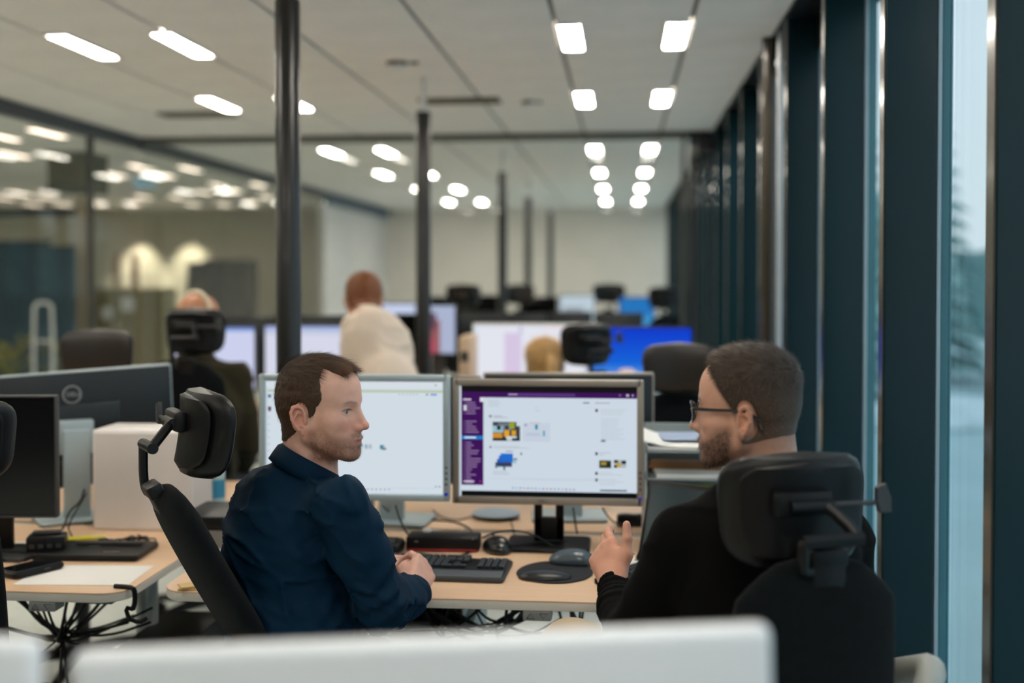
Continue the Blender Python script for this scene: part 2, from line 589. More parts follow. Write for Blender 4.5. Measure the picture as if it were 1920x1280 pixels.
M_DFR = mat('dark_grey_frame', (62, 62, 56), rough=.45)
glazed('window_30', (X_LEFT, Y_NEAR + .02), (X_LEFT, Y_PART - .04), [8.39 - Y_NEAR], CEIL - .002, M_PFR, .09, [4.8 - Y_NEAR, 6.0 - Y_NEAR, 7.2 - Y_NEAR])
glazed('window_31', (X_LEFT, Y_PART + .04), (X_LEFT, 15.3), [], CEIL - .002, M_PFR, .09, [2.0, 4.0])
glazed('window_32', (X_LEFT + .05, Y_PART), (.70, Y_PART), [4.36], CEIL - .002, mat('grey_head_rail', (104, 102, 94), rough=.5), .05, [1.5, 2.9])
slab('trim_3', (.525, Y_PART - .10, 0), (.575, Y_PART - .04, CEIL - .008), M_FINS)
slab('trim_4', (.58, Y_PART - .10, CEIL - .17), (.70, Y_PART - .04, CEIL - .008), M_FINS)
# solid white wall with a blue head beyond
slab('wall_side', (X_LEFT - .08, 15.34, 0), (X_LEFT, Y_BACK, CEIL - .01), mat('glossy_white_wall', (214, 214, 214), rough=.25))
slab('trim_2', (X_LEFT + .002, 15.34, CEIL - .16), (X_LEFT + .03, Y_BACK, CEIL - .012), mat('blue_beam_paint', (34, 74, 98), rough=.4))
# bulkhead bits on the ceiling
def vent(px, py, label, w, l, m, nm='ceiling_vent', cat='vent'):
    d = (CEIL - EYE) * FPX / (517 - py)
    x, yy = xy(px, d)
    t = thing(nm, label, cat, (x, yy, CEIL))
    f = MB()
    for s in (-1, 1):
        f.box((s * w / 2, 0, -.006), (.02, l, .012), .002, 1); f.box((0, s * l / 2, -.006), (w, .02, .012), .002, 1)
    f.build('vent_frame', m, t)
    n = 6
    for k in range(n):
        MB().box((0, -l / 2 + l * (k + .5) / n, -.005), (w - .02, l / n * .55, .006), 0, rot=(.4, 0, 0)).build('vent_slat', m, t)
M_VENT = mat('vent_grey', (104, 100, 84), rough=.6)
vent(372, 215, 'dark grey ceiling vent left of the nearest black post', .50, .20, M_VENT)
vent(862, 189, 'grey ceiling vent just beyond the second black post', .50, .20, M_VENT)
def detector(px, py, label, s=1.0):
    d = (CEIL - EYE) * FPX / (517 - py)
    x, yy = xy(px, d)
    t = thing('smoke_detector', label, 'detector', (x, yy, CEIL))
    MB().lathe([(.055 * s, 0), (.055 * s, -.012), (.048 * s, -.018)], 20).build('mounting_plate', M_VENT, t)
    MB().lathe([(.044 * s, -.017), (.040 * s, -.035), (.02 * s, -.044)], 20).build('sensor_cap', M_LAMPF, t)
    MB().box((.09 * s, 0, -.008), (.05 * s, .02, .012), .003, 1).build('indicator_bar', M_VENT, t)
detector(745, 118, 'round smoke detector on the ceiling between the two nearest black posts')
detector(990, 191, 'small round smoke detector on the ceiling close to the glass partition', .8)

# ------------------------------------------------------------------ service posts that feed the desks
M_POST = mat('black_post_lacquer', (20, 19, 18), rough=.30, var=.1, coat=.1)
M_WHITE = mat('white_plastic', (222, 222, 220), rough=.45, var=.02)
POSTS = [(541, 3.95, 'tall black service post nearest the camera, behind the man in navy'), (794, 6.64, 'second black service post, beside the person in the cream sweater'),
         (942, 10.5, 'third black service post, beyond the glass partition'), (990, 13.8, 'fourth black service post, far beyond the partition'), (1032, 16.9, 'farthest black service post, close to the back wall')]
post0 = None
for px, d, lb in POSTS:
    x, yy = xy(px, d)
    if post0 is None:
        post0 = thing('service_post', lb, 'post', (x, yy, 0), 0, 'black service posts in a row')
        MB().lathe([(.042, .012), (.042, 2.445), (.040, 2.452)], 28).build('shaft', M_POST, post0)
        MB().cyl((0, 0, 0), (0, 0, .012), .058, seg=28, bev=.003).build('foot_plate', M_POST, post0)
        MB().cyl((0, 0, 2.452), (0, 0, CEIL - .002), .017, seg=14).build('cable_sleeve', M_WHITE, post0)
    else:
        dup(post0, (x, yy, 0), 0, lb)

# ------------------------------------------------------------------ lobby behind the left glass
def lob_box(name, label, cat, px0, px1, py0, py1, d, depth, m, extra=None, floor=False, wall=None):
    a, b = at(px0, py1, d), at(px1, py0, d)
    if floor: a.z = 0
    if wall: a.y = wall - depth + .001
    w, h = abs(b.x - a.x), b.z - max(a.z, .0)
    t = thing(name, label, cat, ((a.x + b.x) / 2, (a.y + b.y) / 2 + depth / 2, max(a.z, 0.0)))
    MB().box((0, 0, h / 2), (w, depth, h), .01).build('body', m, t)
    if extra: extra(t, w, h, depth)
    return t
def two_doors(m):
    def f(t, w, h, depth):
        for s in (-1, 1):
            MB().box((s * w / 4, -depth / 2 - .009, h / 2), (w / 2 - .02, .018, h - .04), .004, 1).build('door', m, t)
    return f
M_SLATE = mat('slate_blue_fabric', (62, 82, 94), rough=.9, bump=.2, bscale=300)
M_KHAKI = mat('khaki_laminate', (132, 122, 84), rough=.6)
M_DGLASS = mat('dark_screen', (18, 34, 36), rough=.12)
lob_box('lobby_pillar', 'beige square pillar behind the left glass wall', 'pillar', 141, 166, 368, 640, 12.0, .16, mat('beige_pillar_paint', (176, 160, 138), rough=.7), lambda t, w, h, dp: MB().box((0, 0, .05), (w + .03, dp + .03, .1), .004, 1).build('plinth', M_KHAKI, t))
lob_box('acoustic_screen', 'slate blue acoustic screen at the far left behind the glass', 'screen', 60, 140, 465, 690, 11.5, .06, M_SLATE, floor=True, extra=lambda t, w, h, dp: MB().box((0, 0, h + .012), (w + .01, dp + .01, .024), .004, 1).build('top_rail', M_DFR, t))
lob_box('acoustic_screen', 'wide slate blue acoustic screen deeper in the lobby at the frame edge', 'screen', -80, 96, 455, 690, 13.0, .06, M_SLATE, floor=True, extra=lambda t, w, h, dp: MB().box((0, 0, h + .012), (w + .01, dp + .01, .024), .004, 1).build('top_rail', M_DFR, t))
lob_box('lobby_cabinet', 'khaki cabinet with two doors behind the left glass wall', 'cabinet', 172, 308, 540, 700, 14.0, .45, M_KHAKI, two_doors(M_KHAKI), floor=True)
lob_box('lobby_beam', 'dark bulkhead box high behind the left glass wall', 'bulkhead', 86, 160, 275, 358, 10.6, .5, mat('olive_bulkhead', (84, 84, 66), rough=.8), lambda t, w, h, dp: MB().box((0, -dp / 2 - .006, .03), (w, .012, .05), .002, 1).build('lower_edge', M_DFR, t))
lob_box('lobby_header', 'dark blue header beam at the far left behind the glass', 'beam', -60, 138, 390, 404, 13.2, .2, mat('dark_blue_header', (26, 44, 54), rough=.6), lambda t, w, h, dp: MB().box((0, -dp / 2 - .006, h / 2), (w - .05, .012, h * .4), .002, 1).build('trim_strip', M_DFR, t))
def tv_extra(t, w, h, dp):
    MB().box((0, -dp / 2 - .003, h / 2), (w - .04, .006, h - .04), .003, 1).build('display', M_DGLASS, t)
lob_box('wall_display', 'dark wall display on the lobby wall, the narrower of two', 'display', 308, 352, 490, 590, 17.6, .08, M_BLACK, tv_extra, wall=18.9)
lob_box('glass_cabinet', 'dark green glass-fronted cabinet against the lobby wall', 'cabinet', 378, 470, 486, 640, 17.4, .4, mat('dark_green_frame', (34, 52, 46), rough=.5), two_doors(M_DGLASS), floor=True)
for k, (px, lb) in enumerate(((198, 'left slim framed picture on the lit lobby wall'), (234, 'right slim framed picture on the lit lobby wall'))):
    lob_box('framed_picture', lb, 'picture', px - 7, px + 7, 474, 540, 18.75, .03, mat('dark_wood_frame', (60, 50, 40), rough=.5), lambda t, w, h, dp: MB().box((0, -dp / 2 - .003, h / 2), (w - .03, .006, h - .03), .001, 1).build('print', mat('print_tan', (120, 96, 74), rough=.7, var=.5, vscale=12), t), wall=18.9)
for px, py, s, lb in ((238, 570, 13, 'white notice taped on the khaki cabinet, the upper one'), (197, 587, 11, 'small white notice taped on the khaki cabinet, the lower one')):
    a = at(px, py, 13.9); a.y = at(172, 700, 14.0).y - .0198
    t = tag(MB().box(tuple(a), (s * 2 * 13.9 / FPX, .004, s * 2.1 * 13.9 / FPX), .001, 1).build('paper_notice', M_WHITE), lb, 'notice')
# white coat rack
t = thing('coat_rack', 'white tubular coat rack behind the left glass wall', 'rack', xy(80, 10.4) + (0,))
zt = at(80, 567, 10.4).z
tb = MB(); tb.tube([(-.09, 0, 0), (-.09, 0, zt - .05), (-.05, 0, zt), (.05, 0, zt), (.09, 0, zt - .05), (.09, 0, 0)], .016, 8, 1); tb.build('tube_frame', M_WHITE, t)
for zz in (.25, .6, .95):
    MB().cyl((-.09, 0, zz), (.09, 0, zz), .01, seg=8).build('rung', M_WHITE, t)
# lobby exit sign and its planters / table clutter
a = at(272, 342, 11.5)
t = thing('exit_sign', 'pale lit exit sign hanging in the lobby', 'sign', tuple(a))
MB().box((0, 0, 0), (.22, .04, .12), .01).build('sign_box', emit('sign_glow', (150, 190, 200), .5), t)
MB().cyl((0, 0, .06), (0, 0, CEIL - a.z - .002), .008, seg=8).build('hanger', M_STEEL, t)
def planter(px, py, d, label, rgb, seed):
    x, yy = xy(px, d)
    t = thing('potted_plant', label, 'plant', (x, yy, 0))
    h = .55
    MB().lathe([(.16, 0), (.20, h), (.18, h), (.17, h - .06)], 20).build('pot', M_SLATE, t)
    rs = random.Random(seed)
    mb = MB()
    for k in range(70):
        a = rs.uniform(0, 2 * PI); r = rs.uniform(.03, .24); z = h - .05 + rs.uniform(.0, .40)
        c = Vector((r * math.cos(a), r * math.sin(a), z))
        dv = Vector((math.cos(a), math.sin(a), rs.uniform(.0, 1))).normalized()
        sd = dv.cross(Vector((0, 0, 1))).normalized() * .03
        mb.add([c, c + dv * .06 + sd, c + dv * .14, c + dv * .06 - sd], [[0, 1, 2, 3]])
        if k % 3 == 0: mb.tube([(0, 0, h - .08), tuple(c * .5 + Vector((0, 0, h * .5))), tuple(c)], .004, 4)
    tag(mb.build('foliage', mat('leaf_%d' % seed, rgb, rough=.6, var=.3), t), kind='stuff')
planter(115, 640, 10.8, 'olive leafy plant in a slate pot right of the coat rack', (116, 110, 40), 1)
planter(20, 640, 11.6, 'yellow-green leafy plant in a slate pot left of the coat rack', (150, 146, 60), 2)
# wall washers in the lobby
for px, lb in ((220, 'ceiling spotlight washing the lobby wall above the pictures'), (322, 'ceiling spotlight washing the lobby wall above the dark display')):
    x, _ = xy(px, 18.6)
    t = thing('ceiling_spot', lb, 'lamp', (x, 18.45, CEIL), 0, 'lobby wall washers')
    MB().lathe([(.06, 0), (.06, -.02), (.045, -.06), (.03, -.06)], 16).build('spot_housing', M_LAMPF, t)
    ld = bpy.data.lights.new('spot_beam', 'SPOT'); ld.energy = 230; ld.color = (1, .86, .68); ld.spot_size = R(62); ld.spot_blend = .6; ld.shadow_soft_size = .04
    lo = bpy.data.objects.new('spot_beam', ld); COL.objects.link(lo); lo.parent = t; lo.location = (0, 0, -.075); lo.rotation_euler = (R(12), 0, 0)

# ------------------------------------------------------------------ outdoors: snow, haze-pale conifers, a bank
M_SNOW = mat('trodden_snow', (168, 194, 198), rough=.9, var=.06, vscale=.6)
GZ = -2.3
g = MB().box((60, 45, GZ - .2), (117.5, 140, .4)).build('ground', M_SNOW); g['kind'] = 'structure'
hb = MB()
n = 40
vs, fs = [], []
for i in range(n + 1):
    xx = 3 + 160 * i / n
    hgt = 8.5 + 3.0 * math.sin(i * .7) + 1.6 * math.sin(i * 1.9 + 1)
    vs += [(xx, 74, GZ), (xx, 80, GZ + hgt * .7), (xx, 92, GZ + hgt), (xx, 112, GZ)]
for i in range(n):
    for k in range(3):
        fs.append([i * 4 + k, (i + 1) * 4 + k, (i + 1) * 4 + k + 1, i * 4 + k + 1])
hl = hb.add(vs, fs).build('hill', mat('winter_hill', (98, 134, 134), rough=.95, var=.2, vscale=.3)); hl['kind'] = 'structure'
M_NEEDLE = mat('haze_pale_needles', (150, 184, 182), rough=.9, var=.25, vscale=3)  # distance haze put into the needle colour as a paler tone
M_BARK = mat('wet_bark', (60, 62, 58), rough=.9)
def spruce(x, y, h, label, seed):
    rs = random.Random(seed)
    t = thing('spruce_tree', label, 'tree', (x, y, GZ), 0, 'spruces outside the windows')
    MB().cyl((0, 0, 0), (0, 0, h * .9), h * .022, h * .006, seg=8).build('trunk', M_BARK, t)
    mb = MB()
    tiers = 15
    for k in range(tiers):
        f = k / tiers
        z = h * (.08 + .9 * f); r = h * .19 * (1 - f) ** .8 + .08
        nb = 13
        for b in range(nb):
            a = 2 * PI * (b + rs.random()) / nb
            rr = r * rs.uniform(.7, 1.1)
            d = Vector((math.cos(a), math.sin(a), 0)); s = Vector((-d.y, d.x, 0)) * rr * .24
            p0 = Vector((0, 0, z + h * .03)); p1 = d * rr + Vector((0, 0, z - rr * .35))
            mid = d * rr * .55 + Vector((0, 0, z - rr * .02))
            mb.add([p0, mid + s, p1, mid - s, mid + Vector((0, 0, -rr * .16))], [[0, 1, 2, 3], [1, 4, 2], [2, 4, 3]])
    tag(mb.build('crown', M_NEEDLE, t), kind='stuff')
TREES = [(8.4, 38, 9.4, 'slender'), (11.6, 44, 10.4, 'broad'), (13.2, 38, 9.2, 'middling'), (16.2, 45, 11.0, 'tall'), (19.0, 40, 9.5, 'outermost'), (6.0, 46, 10.2, 'innermost')]
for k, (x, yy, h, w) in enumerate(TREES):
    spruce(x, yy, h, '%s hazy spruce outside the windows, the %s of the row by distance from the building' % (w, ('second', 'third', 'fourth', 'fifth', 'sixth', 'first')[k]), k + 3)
sb = MB()
rs = random.Random(5)
for k in range(26):
    a = rs.uniform(-1, 1)
    sb.ell((11 + a * 5, 31 + rs.uniform(-1, 1), GZ + .1), (1.1 + rs.random(), .9, .5 * (1.3 - abs(a)) + .2 * rs.random()), 10, 6)
tag(sb.build('snow_bank', mat('packed_snow', (205, 222, 226), rough=.9, var=.1, vscale=2)), 'ploughed snow bank below the spruces outside', 'snow', kind='stuff')
# ------------------------------------------------------------------ desks
DZ = .73
M_OAK = wood('light_oak_laminate', (222, 186, 152), .05)
M_EDGE = mat('pale_edge_band', (214, 208, 198), rough=.5, var=.03)
M_LEG = mat('silver_grey_leg', (176, 184, 184), rough=.4, metal=.3)
M_GREYP = mat('grey_plastic', (128, 130, 130), rough=.5)
M_DKGREY = mat('dark_grey_plastic', (52, 53, 55), rough=.5)
M_RUB = mat('cable_rubber', (16, 16, 17), rough=.55)
def desk(x0, x1, yf, yb, label, control_x=None, face=-1, group='height adjustable oak desks'):
    """face -1: the user's edge towards the camera"""
    w, d = x1 - x0, yb - yf
    t = thing('desk', label, 'desk', ((x0 + x1) / 2, (yf + yb) / 2, 0), 0, group)
    MB().prism(rrect(w, d, .07), DZ - .0035, DZ, .0008).build('desk_surface', M_OAK, t)
    MB().prism(rrect(w - .001, d - .001, .0695), DZ - .025, DZ - .0036, .003).build('desk_board', M_EDGE, t)
    for s in (-1, 1):
        lx = s * (w / 2 - .10)
        l = MB()
        l.cyl((lx, .0, .03), (lx, .0, .42), .040, seg=24)
        l.cyl((lx, .0, .42), (lx, .0, DZ - .05), .031, seg=24)
        l.build('leg', M_LEG, t)
        MB().box((lx, 0, .015), (.08, d - .08, .03), .008).build('foot', M_LEG, t)
        MB().box((lx, 0, DZ - .0385), (.07, d - .16, .025), .003, 1).build('bracket', M_DKGREY, t)
    MB().box((0, .02, DZ - .046), (w - .5, .06, .04), .003, 1).build('crossbeam', M_DKGREY, t)
    tr = MB()
    for k in range(9):
        tr.box((-w * .3 + w * .6 * k / 8, .22 * -face, DZ - .13), (.006, .16, .004))
    for s in (-1, 1):
        tr.box((0, .22 * -face + s * .08, DZ - .10), (w * .62, .005, .06))
    tag(tr.build('cable_tray', M_DKGREY, t), kind='stuff')
    if control_x is not None:
        cx = control_x - (x0 + x1) / 2
        yy = face * d / 2 * 1.0
        c = MB().box((cx, yy + .005 - face * .022, DZ - .038), (.072, .055, .026), .005).build('control_panel', M_GREYP, t)
        for s, up in ((-1, 1), (1, -1)):
            tri = [Vector((cx + s * .016 + .0095 * a, yy - face * .022 + .005 + face * .0282, DZ - .038 + up * .0065 * b)) for a, b in ((-1, -1), (1, -1), (0, 1))]
            m = MB(); m.tube(tri + tri[:1], .0007, 5)
            m.build('arrow_key', M_BLACK, c)
    return t
Y0, Y1, Y2, Y3 = 2.865, 3.605, 3.66, 4.44
desk(-1.17, .44, Y0, Y1, 'oak desk with the wide keyboard, shared by the two men', -.205)
desk(-2.82, -1.245, Y0 - .035, Y1, 'oak desk with the phone and white paper, left of the man in navy', -1.46)
desk(-1.06, .44, Y2, Y3, 'oak desk facing the two men, behind their monitors', None, 1)
desk(-2.78, -1.215, Y2, Y3, 'oak desk carrying the white cube-shaped box', None, 1)

# ------------------------------------------------------------------ monitors
M_SILV = mat('cool_silver_plastic', (168, 184, 190), rough=.35, metal=.15, var=.02)
M_SILV_WARM = mat('warm_lit_silver_plastic', (150, 140, 130), rough=.35, metal=.15, var=.02)  # same silver-grey plastic as the cool one, warm light put into its colour
M_BACK = mat('satin_dark_back', (16, 24, 28), rough=.38, var=.08)
M_OFF = mat('switched_off_screen', (10, 11, 12), rough=.12)
M_LOGO = mat('chrome_logo', (190, 190, 188), rough=.3, metal=.6)
SCR = attr_mat('screen_light', emission=1.0)
def screen_mesh(parent, w, h, cx, cz, y, rects, name='screen', z=.0007):
    """rects: (u0, v0, u1, v1, rgb, layer) with v downward, 0..1 over the display"""
    mb = MB()
    allr = [(0, 0, 1, 1) + rects[0] + (0,)] + list(rects[1:])
    for u0, v0, u1, v1, rgb, ly in allr:
        yy = y - ly * z
        x0, x1 = cx - w / 2 + u0 * w, cx - w / 2 + u1 * w
        z0, z1 = cz + h / 2 - v1 * h, cz + h / 2 - v0 * h
        mb.add([(x0, yy, z0), (x1, yy, z0), (x1, yy, z1), (x0, yy, z1)], [[0, 1, 2, 3]], None, lin(rgb))
    return tag(mb.build(name, SCR, parent, 0), kind=None)
def monitor(label, x, y, ztop, w, h, rz, frame_m, bez=.018, rects=None, back_m=None, stand=True, logo=False, group=None, thick=.03, roll=0.0, stand_m=None, leds=False, chin=None, base_m=None, zdesk=DZ, neck_hole=False, buttons=False):
    """the screen looks along -y"""
    t = thing('monitor', label, 'monitor', (x, y, zdesk), rz, group)
    zc = ztop - zdesk - h / 2
    Mx = Matrix.Translation((0, 0, zc)) @ Matrix.Rotation(roll, 4, 'Y') @ Matrix.Translation((0, 0, -zc))
    chin = bez if chin is None else chin
    f = MB()
    def bar(c, s): f.box(c, s, .004, 2)
    bar((-w / 2 + bez / 2, 0, zc), (bez, thick, h)); bar((w / 2 - bez / 2, 0, zc), (bez, thick, h))
    bar((0, 0, zc + h / 2 - bez / 2), (w - bez * .6, thick, bez)); bar((0, 0, zc - h / 2 + chin / 2), (w - bez * .6, thick, chin))
    f.build('bezel', frame_m, t, M=Mx)
    MB().box((0, thick * .42, zc), (w - bez, thick * .5, h - bez), .004).build('back_cover', back_m or M_BACK, t, M=Mx)
    b2 = MB().box((0, thick * .9, zc - .01), (w * .46, .03, h * .5), .012, 2).build('back_housing', back_m or M_BACK, t, M=Mx)
    if rects:
        s = screen_mesh(t, w - 2 * bez, h - bez - chin, 0, zc + (chin - bez) / 2, -thick * .16, rects)
        s.data.transform(Mx)
    else:
        MB().box((0, 0, zc + (chin - bez) / 2), (w - 2 * bez + .004, thick * .3, h - bez - chin + .004), 0).build('screen', M_OFF, t, M=Mx)
    if stand:
        sm = stand_m or M_SILV
        nk = MB()
        if neck_hole:
            for s in (-1, 1):
                nk.box((s * .032, .075, .15), (.024, .022, .30), .004)
            nk.box((0, .075, .045), (.088, .022, .075), .004); nk.box((0, .075, .20), (.088, .022, .16), .004)
        else:
            nk.box((0, .075, (zc) / 2 + .005), (.085, .022, zc), .006)
        nk.box((0, .055, zc - .02), (.11, .04, .11), .006)
        nk.build('stand_neck', sm, t)
        MB().prism(rrect(.245, .185, .02, cy=.05), .0, .012, .003).build('stand_base', base_m or sm, t)
        MB().prism(rrect(.247, .187, .02, cy=.05), -.0, .004).build('base_pad', M_BLACK, t)
    if buttons:
        for k in range(4):
            MB().box((w / 2 - bez * .5, -thick / 2 - .0005, zc - h / 2 + .05 + k * .016), (.007, .003, .005), .001, 1).build('button', M_DKGREY, t)
    if leds:
        MB().box((w / 2 - bez * .5, -thick / 2 - .0008, zc - h / 2 + .022), (.009, .003, .007), .001, 1).build('power_button', emit('power_led_blue', (20, 40, 190), .7), t)
    if logo:
        lg = MB()
        zz = zc + h * .30
        lg.lathe([(.026, 0), (.030, 0), (.030, .002), (.026, .002)], 36, Matrix.Translation((0, thick * .68, zz)) @ Matrix.Rotation(-PI / 2, 4, 'X'), caps=False)
        lo = lg.build('logo_ring', M_LOGO, t, M=Mx)
        text('logo', 'DELL', .020, M_LOGO, lo, Matrix.Translation((0, thick * .68 + .001, zz)) @ Matrix.Rotation(PI, 4, 'Z') @ Matrix.Rotation(PI / 2, 4, 'X'))
    return t

def text_bars(u0, v0, u1, n, dv, rgb, ly, rs, hgt=.006, lo=.4):
    out = []
    for k in range(n):
        out.append((u0, v0 + k * dv, u0 + (u1 - u0) * rs.uniform(lo, 1), v0 + k * dv + hgt, rgb, ly))
    return out
rs = random.Random(11)
WHITE = (203, 215, 226)
# right-hand screen: a chat window with a purple side bar
chat = [(WHITE,)[0:1][0:1] and (WHITE,)] if False else [((203, 215, 226),)]
C = []
PUR, PUR2 = (62, 22, 88), (88, 44, 118)
C += [(0, 0, 1, .055, (24, 22, 24), 1), (.0, .055, 1, .105, PUR, 1), (.275, .066, .655, .088, (92, 56, 128), 2), (.28, .071, .33, .08, (190, 170, 205), 3)]
C += [(.012, .055, .137, .90, PUR, 1), (.0, 0, .012, 1, (196, 208, 216), 2), (.012, .455, .137, .485, (22, 130, 205), 2), (.03, .463, .095, .476, (225, 235, 240), 3)]
C += [(.022, .118, .068, .132, (215, 205, 220), 2), (.118, .105, .137, .145, (225, 222, 230), 2), (.025, .175, .042, .225, (215, 215, 225), 2)]
for k in range(31):
    v = .150 + k * .0242
    if .44 < v < .49: continue
    if k in (5, 6): continue
    C.append((.026, v, .032, v + .007, (150, 120, 165), 2))
    C.append((.038, v, .038 + rs.uniform(.025, .085), v + .008, (160, 132, 176), 2))
C += [(.025, .862, .085, .874, (210, 200, 216), 2), (.115, .862, .125, .872, (200, 60, 150), 2)]
C += [(0, .952, 1, 1, (14, 18, 20), 1), (0, .90, .137, .952, (203, 215, 226), 1)]
# message pictures
C += [(.170, .265, .185, .285, (120, 120, 130), 2)] + text_bars(.195, .268, .31, 2, .014, (150, 158, 168), 2, rs)
C += [(.190, .325, .345, .495, (60, 66, 70), 2), (.190, .36, .25, .42, (150, 190, 205), 3), (.22, .335, .30, .40, (110, 118, 128), 3), (.285, .33, .315, .385, (150, 160, 40), 4),
      (.19, .425, .245, .470, (206, 142, 50), 4), (.255, .40, .285, .455, (226, 160, 44), 5), (.298, .40, .322, .445, (224, 158, 40), 5), (.265, .452, .325, .490, (205, 212, 216), 4), (.19, .47, .27, .495, (26, 42, 40), 5), (.30, .47, .345, .495, (24, 52, 50), 5), (.215, .36, .235, .395, (20, 30, 30), 5), (.262, .36, .28, .39, (38, 46, 50), 5), (.325, .325, .345, .36, (203, 215, 226), 5)]
C += [(.36, .33, .515, .50, (196, 206, 220), 2), (.43, .345, .445, .39, (28, 140, 160), 3), (.475, .40, .485, .45, (60, 150, 180), 3), (.37, .34, .385, .36, (150, 160, 175), 3), (.40, .325, .46, .34, (200, 190, 205), 3), (.38, .42, .46, .45, (184, 196, 212), 3)]
C += [(.172, .545, .184, .562, (110, 115, 122), 2)] + text_bars(.195, .545, .42, 2, .014, (165, 172, 182), 2, rs, .004)
C += [(.235, .61, .305, .69, (36, 110, 206), 3), (.225, .63, .295, .705, (38, 104, 200), 3), (.215, .66, .285, .725, (32, 84, 180), 3), (.205, .69, .30, .73, (58, 62, 96), 4), (.205, .70, .215, .745, (30, 120, 130), 4), (.25, .73, .262, .76, (40, 130, 140), 4), (.305, .65, .325, .70, (160, 190, 200), 3), (.31, .655, .33, .665, (60, 70, 76), 4), (.265, .588, .305, .594, (90, 96, 104), 3), (.348, .60, .356, .622, (70, 70, 76), 3)]
C += text_bars(.19, .775, .31, 2, .02, (160, 168, 178), 2, rs, .005) + [(.155, .835, .78, .838, (180, 190, 202), 2), (.36, .845, .78, .848, (186, 196, 208), 2)]
C += text_bars(.165, .135, .25, 3, .022, (168, 176, 188), 2, rs, .005) + text_bars(.43, .19, .46, 2, .03, (180, 188, 198), 2, rs, .005)
# right column
C += [(.70, .14, .735, .152, (120, 126, 134), 2), (.765, .142, .85, .150, (150, 158, 168), 2)]
for v in (.20, .588, .765, .825):
    C.append((.768, v, .782, v + .026, (46, 54, 64), 2))
C += text_bars(.795, .205, .94, 3, .02, (178, 186, 196), 2, rs, .004) + text_bars(.80, .29, .935, 9, .022, (170, 180, 192), 2, rs, .004, .6)
C += [(.80, .475, .825, .495, (110, 120, 130), 2)] + text_bars(.79, .59, .86, 2, .02, (165, 172, 184), 2, rs, .005)
C += [(.79, .660, .857, .73, (56, 66, 52), 2), (.80, .675, .83, .70, (170, 140, 50), 3), (.83, .68, .85, .715, (24, 40, 40), 3), (.872, .655, .94, .725, (170, 178, 182), 2), (.872, .655, .895, .68, (30, 44, 48), 3), (.885, .68, .91, .715, (190, 160, 60), 3), (.872, .70, .89, .725, (40, 50, 40), 3), (.915, .66, .94, .69, (24, 40, 44), 3)]
C += text_bars(.79, .77, .93, 2, .018, (170, 178, 188), 2, rs, .004) + text_bars(.79, .83, .93, 3, .022, (170, 178, 188), 2, rs, .004) + [(.795, .925, .945, .937, (16, 56, 60), 2)]
for k in range(17):
    C.append((.300 + k * .0215, .915 + .0012 * k * .4, .309 + k * .0215, .927 + .0012 * k * .4, [(90, 120, 190), (150, 160, 180), (60, 90, 200), (190, 90, 120), (60, 120, 140), (120, 130, 160)][k % 6], 2))
C += [(.94, .066, .955, .085, (200, 190, 210), 3), (.90, .07, .91, .08, (150, 130, 170), 3), (.972, .068, .98, .082, (190, 180, 200), 3)]
xR, yR = xy(1027, 3.405)
monR = monitor('warm-lit silver-framed monitor showing a chat window with a purple side bar', xR, yR, 1.2285, .556, .364, 0, M_SILV_WARM, .0195, [((203, 215, 226),)] + C, stand_m=M_BLACK, base_m=M_BLACK, leds=True, neck_hole=True, buttons=True, chin=.0215)
text('logo', 'DELL', .012, M_DKGREY, monR, Matrix.Translation((-.012, -.0158, 1.2285 - DZ - .364 + .0115)) @ Matrix.Rotation(PI / 2, 4, 'X'), .0004)
# left-hand screen: a nearly empty white page
L = [(0, .0, 1, .055, (212, 222, 228), 1), (0, .075, 1, .098, (184, 198, 172), 1), (.93, .105, .965, .122, (116, 150, 214), 2), (.905, .106, .915, .12, (90, 98, 110), 2), (.955, .025, .962, .037, (80, 84, 90), 2)]
L += [(.75 + k * .02, .108, .76 + k * .02, .117, (170, 178, 188), 2) for k in range(6)]
L += [(.0, .055, .012, 1, (196, 208, 220), 2), (.012, .12, .03, .15, (90, 110, 140), 2), (.012, .23, .03, .265, (60, 70, 90), 2), (.017, .25, .026, .275, (140, 60, 60), 3)]
L += [(.014, .32 + .06 * k, .020, .33 + .06 * k, (150, 158, 170), 2) for k in range(8)]
L += [(.04, .115, .08, .125, (140, 150, 160), 2), (.645, .565, .668, .60, (40, 130, 150), 2), (.66, .575, .672, .61, (150, 170, 180), 3), (.655, .59, .68, .606, (38, 90, 110), 3), (.56, .56, .575, .60, (150, 170, 184), 2), (.58, .56, .60, .60, (174, 188, 200), 2), (.535, .555, .548, .585, (80, 150, 170), 2), (.955, .925, .962, .937, (60, 66, 74), 2), (.975, .925, .982, .937, (50, 54, 62), 2), (.68, .945, .95, .948, (180, 190, 200), 2)]
L += [(.50 + .024 * k, .955, .508 + .024 * k, .967, [(190, 90, 110), (100, 120, 180), (150, 120, 160), (200, 90, 90), (70, 130, 130), (120, 130, 150)][k % 6], 2) for k in range(9)]
xL, yL = xy(664, 3.37)
monitor('silver-framed monitor with an almost empty white page, behind the man in navy', xL, yL, 1.246, .554, .362, R(1.5), M_SILV, .0195, [((208, 219, 228),)] + L, stand_m=M_SILV, leds=True, buttons=True)
# backs of the two monitors opposite
xa, ya = xy(1066, 3.92); xb, yb = xy(746, 3.86)
monitor('dark-backed monitor opposite, directly behind the chat-window screen', xa, ya, 1.206, .57, .365, PI + R(5), M_SILV_WARM, .012, None, thick=.035)
monitor('dark-backed monitor opposite, directly behind the empty-page screen', xb, yb, 1.204, .555, .355, PI - R(5), M_SILV_WARM, .012, None, thick=.035)
